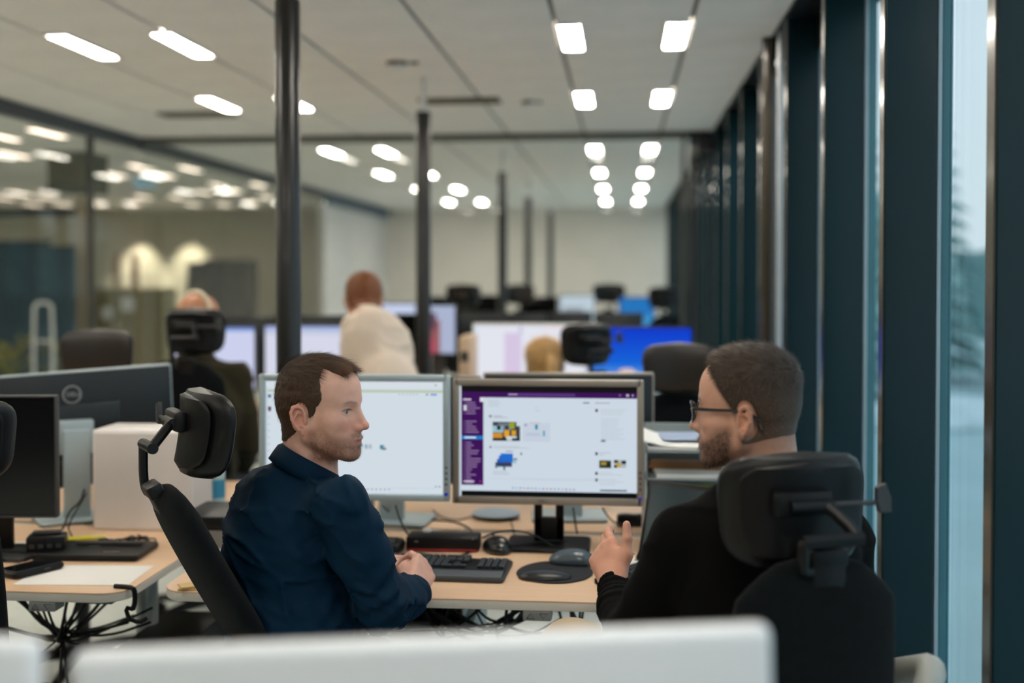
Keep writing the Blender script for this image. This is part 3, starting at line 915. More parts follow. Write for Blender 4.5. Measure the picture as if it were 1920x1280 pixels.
# big dark-backed screen at the left, logo towards us
xd, yd = xy(166, 3.88)
monitor('large dark-backed monitor with a round chrome logo and silver rim', xd - .06, yd, 1.215, .66, .385, PI + R(36), M_SILV, .010, None, logo=True, thick=.034, roll=R(2.2))
# switched-off screen on the left desk
xo, yo = xy(-28, 3.30)
monitor('switched-off black monitor at the left end of the neighbouring desk', xo, yo, 1.193, .40, .345, R(6), M_DKGREY, .0055, None, stand_m=M_BLACK)
# pale monitor back in front of the camera and its neighbour
M_PALE = mat('pale_silver_shell', (226, 231, 236), rough=.42, var=.02)
xf, yf = xy(810, 1.10)
def front_monitor(label, x, y, w, ztop, rz, roll):
    t = thing('monitor', label, 'monitor', (x, y, DZ), rz, 'pale monitors in front of the camera')
    h = .43; zc = ztop - DZ - h / 2
    Mx = Matrix.Translation((0, 0, zc)) @ Matrix.Rotation(roll, 4, 'Y') @ Matrix.Translation((0, 0, -zc))
    MB().box((0, 0, zc), (w, .028, h), .012, 3).build('shell', M_PALE, t, M=Mx)
    MB().box((0, .0165, zc), (w - .006, .006, h - .006), .002, 1).build('bezel', mat('warm_dark_bezel', (92, 76, 62), rough=.4), t, M=Mx)
    MB().box((0, .0205, zc), (w - .03, .003, h - .03), 0).build('screen', M_OFF, t, M=Mx)
    MB().box((0, -.05, (zc) / 2), (.09, .03, zc), .006).build('stand_neck', M_PALE, t)
    MB().box((0, -.030, zc - .03), (.11, .045, .11), .006).build('stand_hinge', M_PALE, t)
    MB().prism(rrect(.26, .18, .02, cy=-.03), 0, .012, .003).build('stand_base', M_PALE, t)
front_monitor('pale monitor back filling the bottom of the picture, nearest the camera', xf, yf, .655, 1.190, R(8), R(-1.5))
xf2, yf2 = xy(-190, 1.08)
front_monitor('pale monitor back at the bottom left corner, beside the larger one', xf2, yf2, .26, 1.196, R(3), 0)
desk(-1.16, .46, .62, 1.38, 'oak desk under the pale monitors, right below the camera', None, 1)

# ------------------------------------------------------------------ office chairs
M_CF = mat('charcoal_wool_upholstery', (15, 19, 21), rough=.95, var=.2, vscale=60, bump=.5, bscale=700, sheen=.04, spec=.1)
M_CL = mat('black_chair_leather', (11, 12, 13), rough=.40, var=.12, vscale=12, bump=.12, bscale=260, spec=.35)
M_CB = mat('brown_black_leather', (32, 26, 20), rough=.42, var=.12, vscale=12, bump=.12, bscale=260)
M_ARMG = mat('pale_grey_armrest', (168, 170, 164), rough=.45)
def chair(label, x, y, rz, tilt=R(6), head_up=0.0, knob=1, leather=None, arms=False, group='black office chairs', back_y=0.0, headtilt=0.0, hw=.140, lift=0.0, hh=.205):
    """seat looks along +y"""
    lm = leather or M_CL
    t = thing('office_chair', label, 'chair', (x, y, 0), rz, group)
    for k in range(5):
        a = 2 * PI * k / 5 + .3
        d = Vector((math.cos(a), math.sin(a), 0))
        l = MB(); l.tube([d * .03 + Vector((0, 0, .105)), d * .16 + Vector((0, 0, .098)), d * .29 + Vector((0, 0, .078))], [.026, .021, .016], 8)
        leg = l.build('base_leg', M_BLACK, t)
        c = MB(); c.cyl(d * .29 + d.cross(UPV_) * -.022 + Vector((0, 0, .028)), d * .29 + d.cross(UPV_) * .022 + Vector((0, 0, .028)), .028, seg=14, bev=.005)
        c.cyl(d * .29 + Vector((0, 0, .03)), d * .29 + Vector((0, 0, .075)), .008, seg=8)
        c.build('caster', M_BLACK, leg)
    MB().cyl((0, 0, .09), (0, 0, .40), .026, seg=16).build('gas_lift', M_DKGREY, t)
    MB().box((0, -.02, .405), (.20, .26, .045), .015).build('mechanism', M_BLACK, t)
    Ms = Matrix.Translation((0, 0, .455)) @ Matrix.Rotation(-PI / 2, 4, 'X')
    MB().pad(lambda v: .25 - .03 * abs(2 * v - 1) ** 3, -.25, .22, lambda xx, z: -.02 * (z > .12) * (z - .12) / .1, .085, M=Matrix.Translation((0, 0, .455)) @ Matrix.Rotation(-PI / 2, 4, 'X') @ Matrix.Scale(-1, 4, (0, 1, 0)), edge=4).build('seat', M_CF, t, weld=.0005)
    Mt = Matrix.Translation((0, -.20 + back_y, .50 + lift)) @ Matrix.Rotation(tilt, 4, 'X') @ Matrix.Translation((0, .20, -.50))
    def hwb(v):
        return (.166 - .010 * v - .03 * max(0, v - .5) ** 1.5) * min(1.0, (max(0.0, (1 - v) / .16)) ** .42 if v > .84 else 1) * (1 if v > .1 else (.7 + 3 * v))
    yb = lambda xx, z: -.235 + .35 * xx * xx - .03 * math.sin((z - .5) * 3.2)
    MB().pad(hwb, .50, 1.03, yb, .075, 20, 26, edge=3).build('backrest', M_CF, t, M=Mt, weld=.0005)
    MB().box((0, -.262, .66), (.05, .02, .34), .008, rot=(.03, 0, 0)).build('back_spine', M_BLACK, t, M=Mt)
    MB().box((0, -.18, .42), (.06, .22, .03), .01).build('spine_foot', M_BLACK, t)
    # head support: stands on the top of the backrest, upright whatever the recline
    T = Mt @ Vector((0, -.275, 1.0))
    z0 = 1.015 + head_up
    Mu = Matrix.Translation(T - Vector((0, -.275, 1.0)))
    Mh = Mu @ Matrix.Translation((0, -.215, z0 + .10)) @ Matrix.Rotation(headtilt, 4, 'X') @ Matrix.Translation((0, .215, -z0 - .10))
    def hwh(v):
        return hw * (1 - .10 * (1 - v)) * min(1.0, max(.0, 1 - (abs(2 * v - 1)) ** 5.0) ** .38)
    yh = lambda xx, z: -.205 + 1.9 * xx * xx - .9 * (z - z0 - .10) ** 2 * 1.0
    MB().pad(hwh, z0, z0 + hh, lambda xx, z: yh(xx, z) + .016, .072, 22, 20, edge=3).build('headrest_cushion', lm, t, M=Mh, weld=.0005)
    MB().pad(lambda v: hwh(v) * .88, z0 + .020, z0 + hh - .014, lambda xx, z: yh(xx, z) - .020, .014, 18, 16, edge=8).build('headrest_shell', M_BLACK, t, M=Mh, weld=.0005)
    br = MB()
    br.box((.004, -.288, .970), (.064, .020, .125), .006)
    br.box((.004, -.284, 1.028), (.070, .036, .034), .008)
    br.build('mount_plate', M_BLACK, t, M=Mt)
    arm = MB()
    zt = z0 + .075
    arm.tube([(-.030, -.290, 1.005), (-.048, -.300, 1.010), (-.050, -.306, 1.04), (-.050, -.306, zt - .008), (-.046, -.306, zt)], .0105, 10, 1)
    arm.tube([(-.052, -.306, zt), (.060, -.306, zt + .003)], .0125, 12)
    arm.tube([(.046, -.306, zt + .002), (.050, -.300, zt + .012), (.022, -.262, zt + .048), (.012, -.256, zt + .050)], .0110, 10, 1)
    arm.tube([(-.05, -.256, zt + .050), (.030, -.256, zt + .050)], .0125, 12)
    arm.build('headrest_arm', M_BLACK, t, M=Mu)
    MB().box((-.020, -.240, zt + .054), (.110, .030, .046), .009).build('pivot_block', M_BLACK, t, M=Mu)
    kb = MB()
    kb.tube([(0, -.250, zt + .052), (knob * .115, -.255, zt + .052)], .0045, 8)
    kb.prism([(-.011, -.022), (.011, -.026), (.014, .0), (.010, .026), (-.010, .024), (-.015, .0)], -.006, .006, .002, M=Matrix.Translation((knob * .128, -.255, zt + .058)) @ Matrix.Rotation(PI / 2, 4, 'X') @ Matrix.Rotation(.2, 4, 'Z'))
    kb.build('adjusting_knob', M_DKGREY, t, M=Mu)
    if arms:
        for s in (-1, 1):
            ar = MB()
            ar.tube([(s * .17, -.27, .60), (s * .20, -.28, .76), (s * .245, -.25, .80), (s * .285, -.12, .74), (s * .29, .02, .68)], [.018, .022, .028, .030, .026], 12, 2)
            ar.build('armrest', M_ARMG, t, M=Mt)
    return t
UPV_ = Vector((0, 0, 1))
def chair_at(label, px, py, d, face, tilt=R(6), **kw):
    """places the top of the backrest; face in degrees to the right of the camera's view"""
    Tw = at(px, py, d)
    c, s_ = math.cos(tilt), math.sin(tilt)
    ly = -.20 + kw.get('back_y', 0.0) + (-.075 * c - .5 * s_)
    lz = .50 + (-.075 * s_ + .5 * c)
    rz = -R(face) + YAW
    ox, oy = -ly * -math.sin(rz) * -1 * -1, 0
    fwd = Vector((-math.sin(rz), math.cos(rz), 0))
    p = Tw - fwd * ly
    return chair(label, p.x, p.y, rz, tilt=tilt, lift=Tw.z - lz, **kw)
chair_at('black office chair seen side-on, leaning back, with the man in navy on it', 304, 934, 2.62, 62, tilt=R(25), head_up=.028, knob=-1, headtilt=R(-6))
chair_at('black office chair in front of the window frames, with the man in black on it', 1540, 1070, 2.03, -13, tilt=R(3), head_up=-.032, arms=True, knob=1, hw=.146, hh=.214)
chair_at('empty black office chair cut off by the left frame edge', -148, 962, 2.50, -14, tilt=R(6), head_up=.02, hw=.176)
chair_at('black office chair with a low headrest, behind the big logo-backed monitor', 200, 716, 4.75, 178, tilt=R(4), leather=M_CB, hw=.148)
chair_at('brown-black office chair facing the camera, beyond the paper trays', 1270, 742, 4.70, 184, tilt=R(4), leather=M_CB, hw=.150)
chair_at('black office chair with the bald headphone wearer on it', 350, 690, 4.85, 4, tilt=R(4), head_up=.03, hw=.135)
chair_at('black office chair in front of the blue screen, with the blonde person on it', 1120, 712, 5.35, -24, tilt=R(4), head_up=.04, hw=.135)
# ------------------------------------------------------------------ bodies: smooth distance fields turned into one continuous skin
def V3(*a):
    return np.array(a, dtype=np.float32)
def smin(a, b, k):
    if k <= 0:
        return np.minimum(a, b)
    h = np.maximum(k - np.abs(a - b), 0) / k
    return np.minimum(a, b) - h * h * k * .25
def d_cone(p, a, b, ra, rb):
    ba = b - a
    pa = p - a
    t = np.clip(pa @ ba / max(float(ba @ ba), 1e-12), 0, 1)
    q = pa - t[:, None] * ba
    return np.sqrt(np.einsum('ij,ij->i', q, q)) - (ra + (rb - ra) * t)
def d_ell(p, c, r, M=None):
    q = p - c
    if M is not None:
        q = q @ M
    q1 = q / r
    k0 = np.sqrt(np.einsum('ij,ij->i', q1, q1))
    q2 = q1 / r
    k1 = np.sqrt(np.einsum('ij,ij->i', q2, q2))
    return k0 * (k0 - 1) / np.maximum(k1, 1e-6)
_rs = np.random.RandomState(3)
_LAT = _rs.rand(32, 32, 32).astype(np.float32)
def vnoise(p, scale):
    q = p * scale + 100.0
    i = np.floor(q).astype(np.int32)
    f = q - i
    f = f * f * (3 - 2 * f)
    i0, i1 = i & 31, (i + 1) & 31
    x0, y0, z0, x1, y1, z1 = i0[:, 0], i0[:, 1], i0[:, 2], i1[:, 0], i1[:, 1], i1[:, 2]
    fx, fy, fz = f[:, 0], f[:, 1], f[:, 2]
    L = _LAT
    a = L[x0, y0, z0] * (1 - fx) + L[x1, y0, z0] * fx
    b = L[x0, y1, z0] * (1 - fx) + L[x1, y1, z0] * fx
    c = L[x0, y0, z1] * (1 - fx) + L[x1, y0, z1] * fx
    d = L[x0, y1, z1] * (1 - fx) + L[x1, y1, z1] * fx
    return (a * (1 - fy) + b * fy) * (1 - fz) + (c * (1 - fy) + d * fy) * fz

class Field:
    """a list of round cones and ellipsoids, smoothly joined or cut, in a frame of its own"""
    def __init__(s, Rm=None, c=None, scale=1.0):
        s.Rm = None if Rm is None else np.array(Rm, dtype=np.float32)
        s.c = V3(0, 0, 0) if c is None else np.array(c, dtype=np.float32)
        s.s = scale
        s.p = []
        s.post = None
    def cone(s, a, b, ra, rb=None, k=.012, op='u'):
        s.p.append((op, k, 'c', np.array(a, np.float32), np.array(b, np.float32), ra, ra if rb is None else rb))
        return s
    def chain(s, pts, rr, k=.012, op='u'):
        for i in range(len(pts) - 1):
            s.cone(pts[i], pts[i + 1], rr[i], rr[i + 1], k, op)
        return s
    def ell(s, c, r, k=.012, op='u', M=None):
        s.p.append((op, k, 'e', np.array(c, np.float32), np.array(r, np.float32), None if M is None else np.array(M, np.float32), None))
        return s
    def both(s, kind, *a, **kw):
        for sx in (1, -1):
            b = [(sx * q[0], q[1], q[2]) if isinstance(q, tuple) and len(q) == 3 and i < (2 if kind == 'cone' else 1) else q for i, q in enumerate(a)]
            getattr(s, kind)(*b, **kw)
        return s
    def local(s, p):
        q = p - s.c
        if s.Rm is not None:
            q = q @ s.Rm
        return q / s.s if s.s != 1.0 else q
    def world(s, q):
        q = np.asarray(q, np.float32) * s.s
        if s.Rm is not None:
            q = q @ s.Rm.T
        return q + s.c
    def raw(s, q, d=None):
        for op, k, t, a, b, e, f in s.p:
            v = d_cone(q, a, b, e, f) if t == 'c' else d_ell(q, a, b, e)
            if d is None:
                d = v
            elif op == 'u':
                d = smin(d, v, k)
            else:
                d = -smin(-d, v, k)
        if s.post:
            d = s.post(q, d)
        return d
    def __call__(s, p):
        return s.raw(s.local(p)) * s.s
    def bound(s):
        lo, hi = [], []
        for op, k, t, a, b, e, f in s.p:
            if op == 's':
                continue
            if t == 'c':
                r = max(e, f)
                lo.append(np.minimum(a, b) - r); hi.append(np.maximum(a, b) + r)
            else:
                r = float(max(b))
                lo.append(a - r); hi.append(a + r)
        lo, hi = np.min(lo, 0), np.max(hi, 0)
        return s.world(((lo + hi) / 2)[None])[0], float(np.linalg.norm(hi - lo) / 2) * s.s

def union_fn(fields, k=.015):
    bs = [f.bound() for f in fields]
    def fn(p):
        lo, hi = p.min(0), p.max(0)
        d = None
        for f, (c, r) in zip(fields, bs):
            dist = float(np.linalg.norm(np.maximum(np.maximum(lo - c, c - hi), 0)))
            if dist > r + .06:
                continue
            v = f(p)
            d = v if d is None else smin(d, v, k)
        if d is None:
            d = np.full(len(p), .5, np.float32)
        return d
    los = np.min([c - r for c, r in bs], 0)
    his = np.max([c + r for c, r in bs], 0)
    return fn, los, his

def skin(fn, lo, hi, h, N=20):
    """surface nets over the blocks the surface passes through"""
    lo = np.asarray(lo, np.float64) - 2 * h
    nb = np.ceil((np.asarray(hi) + 2 * h - lo) / (h * N)).astype(int)
    NX, NY, NZ = (nb * N + 1).tolist()
    ax = np.arange(N + 1)
    gx, gy, gz = np.meshgrid(ax, ax, ax, indexing='ij')
    base = np.stack([gx, gy, gz], -1).reshape(-1, 3)
    cs = (np.arange(5) / 4 * N)
    cg = np.stack(np.meshgrid(cs, cs, cs, indexing='ij'), -1).reshape(-1, 3)
    ids, pos, quads = [], [], []
    corner = [(0, 0, 0), (1, 0, 0), (0, 1, 0), (1, 1, 0), (0, 0, 1), (1, 0, 1), (0, 1, 1), (1, 1, 1)]
    edges = [(0, 1), (2, 3), (4, 5), (6, 7), (0, 2), (1, 3), (4, 6), (5, 7), (0, 4), (1, 5), (2, 6), (3, 7)]
    co = np.array(corner, np.float64)
    for bx in range(nb[0]):
        for by in range(nb[1]):
            for bz in range(nb[2]):
                o = np.array([bx, by, bz]) * N
                c = (lo + (o + N / 2) * h)[None].astype(np.float32)
                if abs(float(fn(c)[0])) > N * h * 1.3 + .02:
                    continue
                cv = fn((lo + (o + cg) * h).astype(np.float32))
                if cv.min() > N * h * .22 or cv.max() < -N * h * .22:
                    continue
                vals = fn((lo + (base + o) * h).astype(np.float32)).reshape(N + 1, N + 1, N + 1)
                s = vals < 0
                cnt = sum(s[i:N + i, j:N + j, k:N + k].astype(np.int8) for i, j, k in corner)
                ii = np.argwhere((cnt > 0) & (cnt < 8))
                if not len(ii):
                    continue
                cvv = np.stack([vals[ii[:, 0] + i, ii[:, 1] + j, ii[:, 2] + k] for i, j, k in corner], 1).astype(np.float64)
                acc = np.zeros((len(ii), 3)); n = np.zeros(len(ii))
                for a, b in edges:
                    va, vb = cvv[:, a], cvv[:, b]
                    m = (va < 0) != (vb < 0)
                    t = np.where(m, va / np.where(m, va - vb, 1), 0)
                    acc += np.where(m[:, None], co[a] + t[:, None] * (co[b] - co[a]), 0)
                    n += m
                g = ii + o
                ids.append((g[:, 0] * NY + g[:, 1]) * NZ + g[:, 2])
                pos.append(lo + (g + acc / n[:, None]) * h)
                for axis in range(3):
                    sl0 = [slice(0, N)] * 3
                    s0 = s[0:N, 0:N, 0:N]
                    sh = [slice(0, N)] * 3; sh[axis] = slice(1, N + 1)
                    s1 = s[tuple(sh)]
                    e = np.argwhere(s0 != s1)
                    if not len(e):
                        continue
                    flip = s0[e[:, 0], e[:, 1], e[:, 2]]
                    e = e + o
                    u, v = (axis + 1) % 3, (axis + 2) % 3
                    cells = []
                    for du, dv in ((-1, -1), (0, -1), (0, 0), (-1, 0)):
                        q = e.copy(); q[:, u] += du; q[:, v] += dv
                        cells.append((q[:, 0] * NY + q[:, 1]) * NZ + q[:, 2])
                    q4 = np.stack(cells, 1)
                    q4[~flip] = q4[~flip][:, ::-1]
                    quads.append(q4)
    ids = np.concatenate(ids); pos = np.concatenate(pos); quads = np.concatenate(quads)
    order = np.argsort(ids)
    ids, pos = ids[order], pos[order]
    ix = np.clip(np.searchsorted(ids, quads), 0, len(ids) - 1)
    ok = (ids[ix] == quads).all(1)
    return pos.astype(np.float32), ix[ok]

def mesh_np(name, pos, quads, m, parent=None, col=None, origin=None, extra=None):
    if origin is not None:
        pos = pos - np.array(origin, np.float32)
    me = bpy.data.meshes.new(name)
    nv, nq = len(pos), len(quads)
    me.vertices.add(nv); me.vertices.foreach_set('co', pos.astype(np.float32).ravel())
    me.loops.add(nq * 4); me.loops.foreach_set('vertex_index', quads.astype(np.int32).ravel())
    me.polygons.add(nq)
    me.polygons.foreach_set('loop_start', np.arange(0, nq * 4, 4, dtype=np.int32))
    me.polygons.foreach_set('use_smooth', np.ones(nq, bool))
    me.update(calc_edges=True)
    me.validate()
    if col is not None:
        ca = me.color_attributes.new('Col', 'FLOAT_COLOR', 'POINT')
        ca.data.foreach_set('color', np.concatenate([col, np.ones((nv, 1))], 1).astype(np.float32).ravel())
    return link(name, me, m, parent)

def frame(fwd, up):
    """columns: right, forward, up"""
    f = Vector(fwd).normalized()
    u = Vector(up)
    u = (u - f * u.dot(f)).normalized()
    r = f.cross(u)
    return Matrix((r, f, u)).transposed()
def sstep(a, b, x):
    t = np.clip((x - a) / (b - a), 0, 1)
    return t * t * (3 - 2 * t)

def head_field(c, Rm, scale=1.0, jaw=1.0, ears=True, nose=1.0):
    """x to the person's right, y to the face, z up; z = 0 at the eyes, y = 0 at the ear canals"""
    F = Field(Rm, c, scale)
    F.ell((0, -.004, .040), (.0765, .095, .078))
    F.ell((0, -.036, .0), (.064, .058, .062), k=.03)
    F.ell((0, .043, .036), (.062, .053, .056), k=.03)
    F.ell((0, .050, -.03), (.058, .046, .062), k=.03)
    F.ell((0, .052, -.076), (.045 * jaw, .046, .040), k=.02)
    F.both('ell', (.033 * jaw, .048, -.052), (.025, .036, .034), k=.02)
    F.both('cone', (.053 * jaw, .008, -.062), (.019, .083, -.1015), .014, .0145, k=.024)
    F.both('cone', (.056, .002, -.02), (.053 * jaw, .008, -.062), .013, .014, k=.024)
    F.ell((0, .089, -.101), (.023, .016, .018), k=.014)
    F.both('ell', (.046, .060, -.024), (.020, .024, .016), k=.022)
    F.ell((0, .078, -.038), (.030, .024, .030), k=.016)
    F.both('cone', (.011, .0905, .019), (.042, .076, .022), .010, .009, k=.014)
    F.ell((0, .082, -.067), (.032, .022, .027), k=.014)
    # eye sockets, lids
    F.both('ell', (.034, .102, -.001), (.019, .016, .0125), k=.014, op='s')
    F.both('ell', (.0325, .0762, -.0005), (.0150, .0142, .0125), k=.005)
    F.both('cone', (.021, .0875, .0068), (.045, .0805, .0052), .0032, .0028, k=.004)
    F.both('ell', (.0325, .094, -.0012), (.0136, .013, .0056), k=.002, op='s')
    # nose
    F.cone((0, .088, .004), (0, .100, -.036), .0095, .0150, k=.014)
    F.cone((0, .0950, .007), (0, .1140 + .003 * nose, -.031), .0066, .0080, k=.010)
    F.ell((0, .1160 + .004 * nose, -.0365), (.0092, .0092, .0085), k=.007)
    F.both('ell', (.0120, .1060, -.0405), (.0070, .0105, .0072), k=.006)
    F.both('ell', (.0062, .1115, -.0478), (.0034, .0062, .0032), k=.002, op='s')
    # mouth
    F.chain([(-.024, .0955, -.0705), (-.010, .1045, -.0655), (0, .1058, -.0665), (.010, .1045, -.0655), (.024, .0955, -.0705)], [.003, .0052, .0052, .0052, .003], k=.005)
    F.chain([(-.021, .0955, -.074), (0, .1035, -.0785), (.021, .0955, -.074)], [.0035, .0068, .0035], k=.006)
    F.chain([(-.026, .100, -.0712), (-.010, .110, -.0705), (0, .113, -.0712), (.010, .110, -.0705), (.026, .100, -.0712)], [.0012] * 5, k=.003, op='s')
    F.n_skull = len(F.p)
    if ears:
        for sx in (1, -1):
            axv = np.array((sx * math.sin(R(28)), -math.cos(R(28)), 0))
            bzv = np.array((sx * .06, -.16, .98))
            oc = np.array((sx * .0735, -.010, -.020))
            def E(a, b, t=0.0):
                nrm = np.array((sx * math.cos(R(28)), math.sin(R(28)), 0))
                return tuple(oc + a * axv + b * bzv + t * nrm)
            MM = np.array([np.cross(axv, bzv), axv, bzv]).T
            F.ell(E(.003, .001), (.0052, .0165, .029), k=.006, M=MM)
            hp = [(-.010, -.002), (-.0125, .012), (-.008, .025), (.002, .0305), (.0125, .027), (.0185, .015), (.0185, .0), (.014, -.013), (.007, -.024)]
            F.chain([E(a, b, .0075) for a, b in hp], [.003, .0038, .0043, .0046, .0046, .0043, .0039, .0036, .004], k=.0025)
            F.ell(E(-.002, -.028, .002), (.0050, .0085, .0085), k=.006, M=MM)
            F.chain([E(.006, .018, .005), (E(.011, .004, .006)), E(.006, -.012, .006), E(-.002, -.017, .006)], [.0022, .0032, .0034, .0030], k=.003)
            F.ell(E(.0022, .0, .0090), (.0125, .0092, .0125), k=.002, op='s', M=MM)
            F.chain([E(.0005, .021, .0075), E(.0115, .016, .0085), E(.0135, .002, .0080)], [.0034, .0034, .0028], k=.0015, op='s')
            F.ell(E(-.010, -.006, .004), (.0045, .0045, .0065), k=.004, M=MM)
            F.ell(E(-.004, -.008, .010), (.009, .0038, .0065), k=.002, op='s', M=MM)
    return F

def hand_field(wrist, ydir, dorsal, left, curl, spread=(.10, .03, -.04, -.12), thumb=None, scale=1.0):
    """y towards the fingers, z out of the back of the hand, x towards the thumb (left hand) or away (right hand)"""
    f = Vector(ydir).normalized()
    z = Vector(dorsal); z = (z - f * z.dot(f)).normalized()
    x = f.cross(z)
    F = Field(Matrix((x, f, z)).transposed(), wrist, scale)
    sx = 1 if left else -1
    mcp = [(.029, .090), (.010, .094), (-.010, .089), (-.028, .080)]
    ln = [(.044, .027, .021), (.048, .031, .022), (.045, .029, .022), (.035, .022, .019)]
    rad = [(.0106, .0097, .0088, .0073), (.0108, .0099, .0090, .0075), (.0104, .0094, .0086, .0072), (.0092, .0083, .0077, .0066)]
    F.ell((sx * .002, .006, 0), (.028, .03, .020), k=.01)
    for i, (mx, my) in enumerate(mcp):
        F.cone((sx * mx * .62, .012, -.001), (sx * mx, my, 0), .0155, .0118, k=.014)
    F.ell((0, .055, -.007), (.036, .04, .013), k=.012)
    tips = []
    for i, (mx, my) in enumerate(mcp):
        p = np.array((sx * mx, my, 0.0))
        a = 0.0
        sp = spread[i] * sx
        pts = [p]
        for j in range(3):
            a += curl[i][j]
            dirv = np.array((math.sin(sp) * math.cos(a), math.cos(sp) * math.cos(a), -math.sin(a)))
            p = p + dirv * ln[i][j]
            pts.append(p)
        for j in range(3):
            F.cone(pts[j], pts[j + 1], rad[i][j], rad[i][j + 1], k=.0035 if j else .007)
        tips.append(pts)
    th = thumb or [(.020, .018, -.010), (.046, .048, -.018), (.058, .080, -.016), (.060, .108, -.010)]
    tp = [(sx * a, b, c) for a, b, c in th]
    F.cone(tp[0], tp[1], .016, .0135, k=.014)
    F.cone(tp[1], tp[2], .0118, .0105, k=.006)
    F.cone(tp[2], tp[3], .0108, .0088, k=.004)
    F.cone((sx * .02, .07, -.004), tp[1], .008, .008, k=.02)
    F.tips, F.thumb = tips, tp
    return F
# ------------------------------------------------------------------ the people
def az(deg, up=0.0):
    a = R(deg)
    v = _fh * math.cos(a) + CR * math.sin(a)
    return (v * math.cos(R(up)) + Vector((0, 0, 1)) * math.sin(R(up))).normalized()
UPV = Vector((0, 0, 1))
def strands(mb, roots, normals, dirs, length, w, seg=2, droop=0.0, rnd=None):
    for p, n, d, L in zip(roots, normals, dirs, length):
        side = np.cross(d, n); sl = np.linalg.norm(side)
        if sl < 1e-5: continue
        side = side / sl * w
        o = len(mb.v)
        pts = []
        q = p.copy(); dd = d.copy()
        for k in range(seg + 1):
            f = 1 - k / (seg + .3)
            pts.append((q - side * f, q + side * f))
            q = q + dd * (L / seg)
            dd = dd - n * droop / seg
            dd = dd / np.linalg.norm(dd)
        for a, b in pts:
            mb.v.append(Vector(a.tolist())); mb.v.append(Vector(b.tolist()))
        for k in range(seg):
            mb.f.append([o + 2 * k, o + 2 * k + 1, o + 2 * k + 3, o + 2 * k + 2])
def grads(fn, p, e=.002):
    g = np.stack([fn(p + V3(e, 0, 0)) - fn(p - V3(e, 0, 0)), fn(p + V3(0, e, 0)) - fn(p - V3(0, e, 0)), fn(p + V3(0, 0, e)) - fn(p - V3(0, 0, e))], 1)
    return g / np.maximum(np.linalg.norm(g, axis=1, keepdims=True), 1e-8)

def hair_mesh(name, parent, origin, hf, neckf, thick, flow, colr, m, h=.003, n=6000, width=.0006, lift=.35, droop=.35, seed=1, cap=True):
    """a cap that follows the scalp plus short strands growing along it; thick(q) in the head's own frame (below zero = bare)"""
    bare = Field(hf.Rm, hf.c, hf.s); bare.p = hf.p
    sc = hf.s
    def fn(p):
        q = hf.local(p)
        d = bare.raw(q) * sc
        if neckf is not None:
            d = smin(d, neckf(p), .02)
        return d - thick(q)
    c, r = hf.bound()
    pos, quads = skin(fn, c - .16, c + .16, h)
    q = hf.local(pos)
    keep = thick(q) > -.0008
    fk = keep[quads].any(1)
    quads = quads[fk]
    used = np.unique(quads)
    remap = np.full(len(pos), -1); remap[used] = np.arange(len(used))
    pos = pos[used]; quads = remap[quads]; q = q[used]
    rs = np.random.RandomState(seed)
    t = thick(q)
    idx = np.flatnonzero(t > .0012)
    pick = rs.choice(idx, n)
    roots = pos[pick] + rs.normal(0, h * .5, (n, 3))
    nrm = grads(fn, pos[pick])
    d, L = flow(q[pick], rs)
    d = d @ hf.Rm.T if hf.Rm is not None else d
    d = d - nrm * (d * nrm).sum(1, keepdims=True)
    d = d / np.maximum(np.linalg.norm(d, axis=1, keepdims=True), 1e-6) + nrm * lift + rs.normal(0, .14, (n, 3))
    d = d / np.linalg.norm(d, axis=1, keepdims=True)
    mb = MB()
    strands(mb, roots - nrm * .001, nrm, d, L, width, 2, droop)
    sv = np.array([tuple(v) for v in mb.v], np.float32)
    sf = np.array(mb.f) + len(pos)
    if not cap:
        sf = np.array(mb.f); pos = pos[:0]; quads = quads[:0]
    allp = np.concatenate([pos, sv]); allq = np.concatenate([quads, sf])
    col = colr(hf.local(allp), np.concatenate([np.zeros(len(pos)), np.repeat(rs.rand(n), 6)]))
    return mesh_np(name, allp, allq, m, parent, col, origin)

SKIN = attr_mat('skin', rough=.48, bump=.12, bscale=420, sss=.12, spec=.4)
HAIR = attr_mat('hair', rough=.55, spec=.35)
EYEM = attr_mat('eye_surface', rough=.12)
def eyeball(parent, origin, hf, gaze):
    for sx in (1, -1):
        mb = MB(); mb.ell((0, 0, 0), (.0126,) * 3, 24, 18)
        P = np.array([tuple(v) for v in mb.v], np.float32)
        g = np.array(gaze, np.float32)
        a = (P @ g) / .0126
        col = np.where((a > .975)[:, None], V3(.008, .008, .008), np.where((a > .85)[:, None], V3(.07, .085, .095), V3(.38, .35, .33)))
        W = hf.world(P + V3(sx * .0325, .0760, -.0008))
        qs = np.array([f if len(f) == 4 else f + f[-1:] for f in mb.f])
        mesh_np('eye', W, qs, EYEM, parent, col, origin)

def folds(p, s1, amp, vec=None):
    q = p * V3(1, 1, 1)
    a = vnoise(q, s1)
    w = vnoise(q + 7.3, s1 * .5)
    r1 = 1 - np.abs(2 * vnoise(q + (w[:, None] - .5) * .05 + 3.1, s1 * .8) - 1)
    return amp * 1.25 * (r1 ** 4 - .22) + amp * .5 * (a - .5)

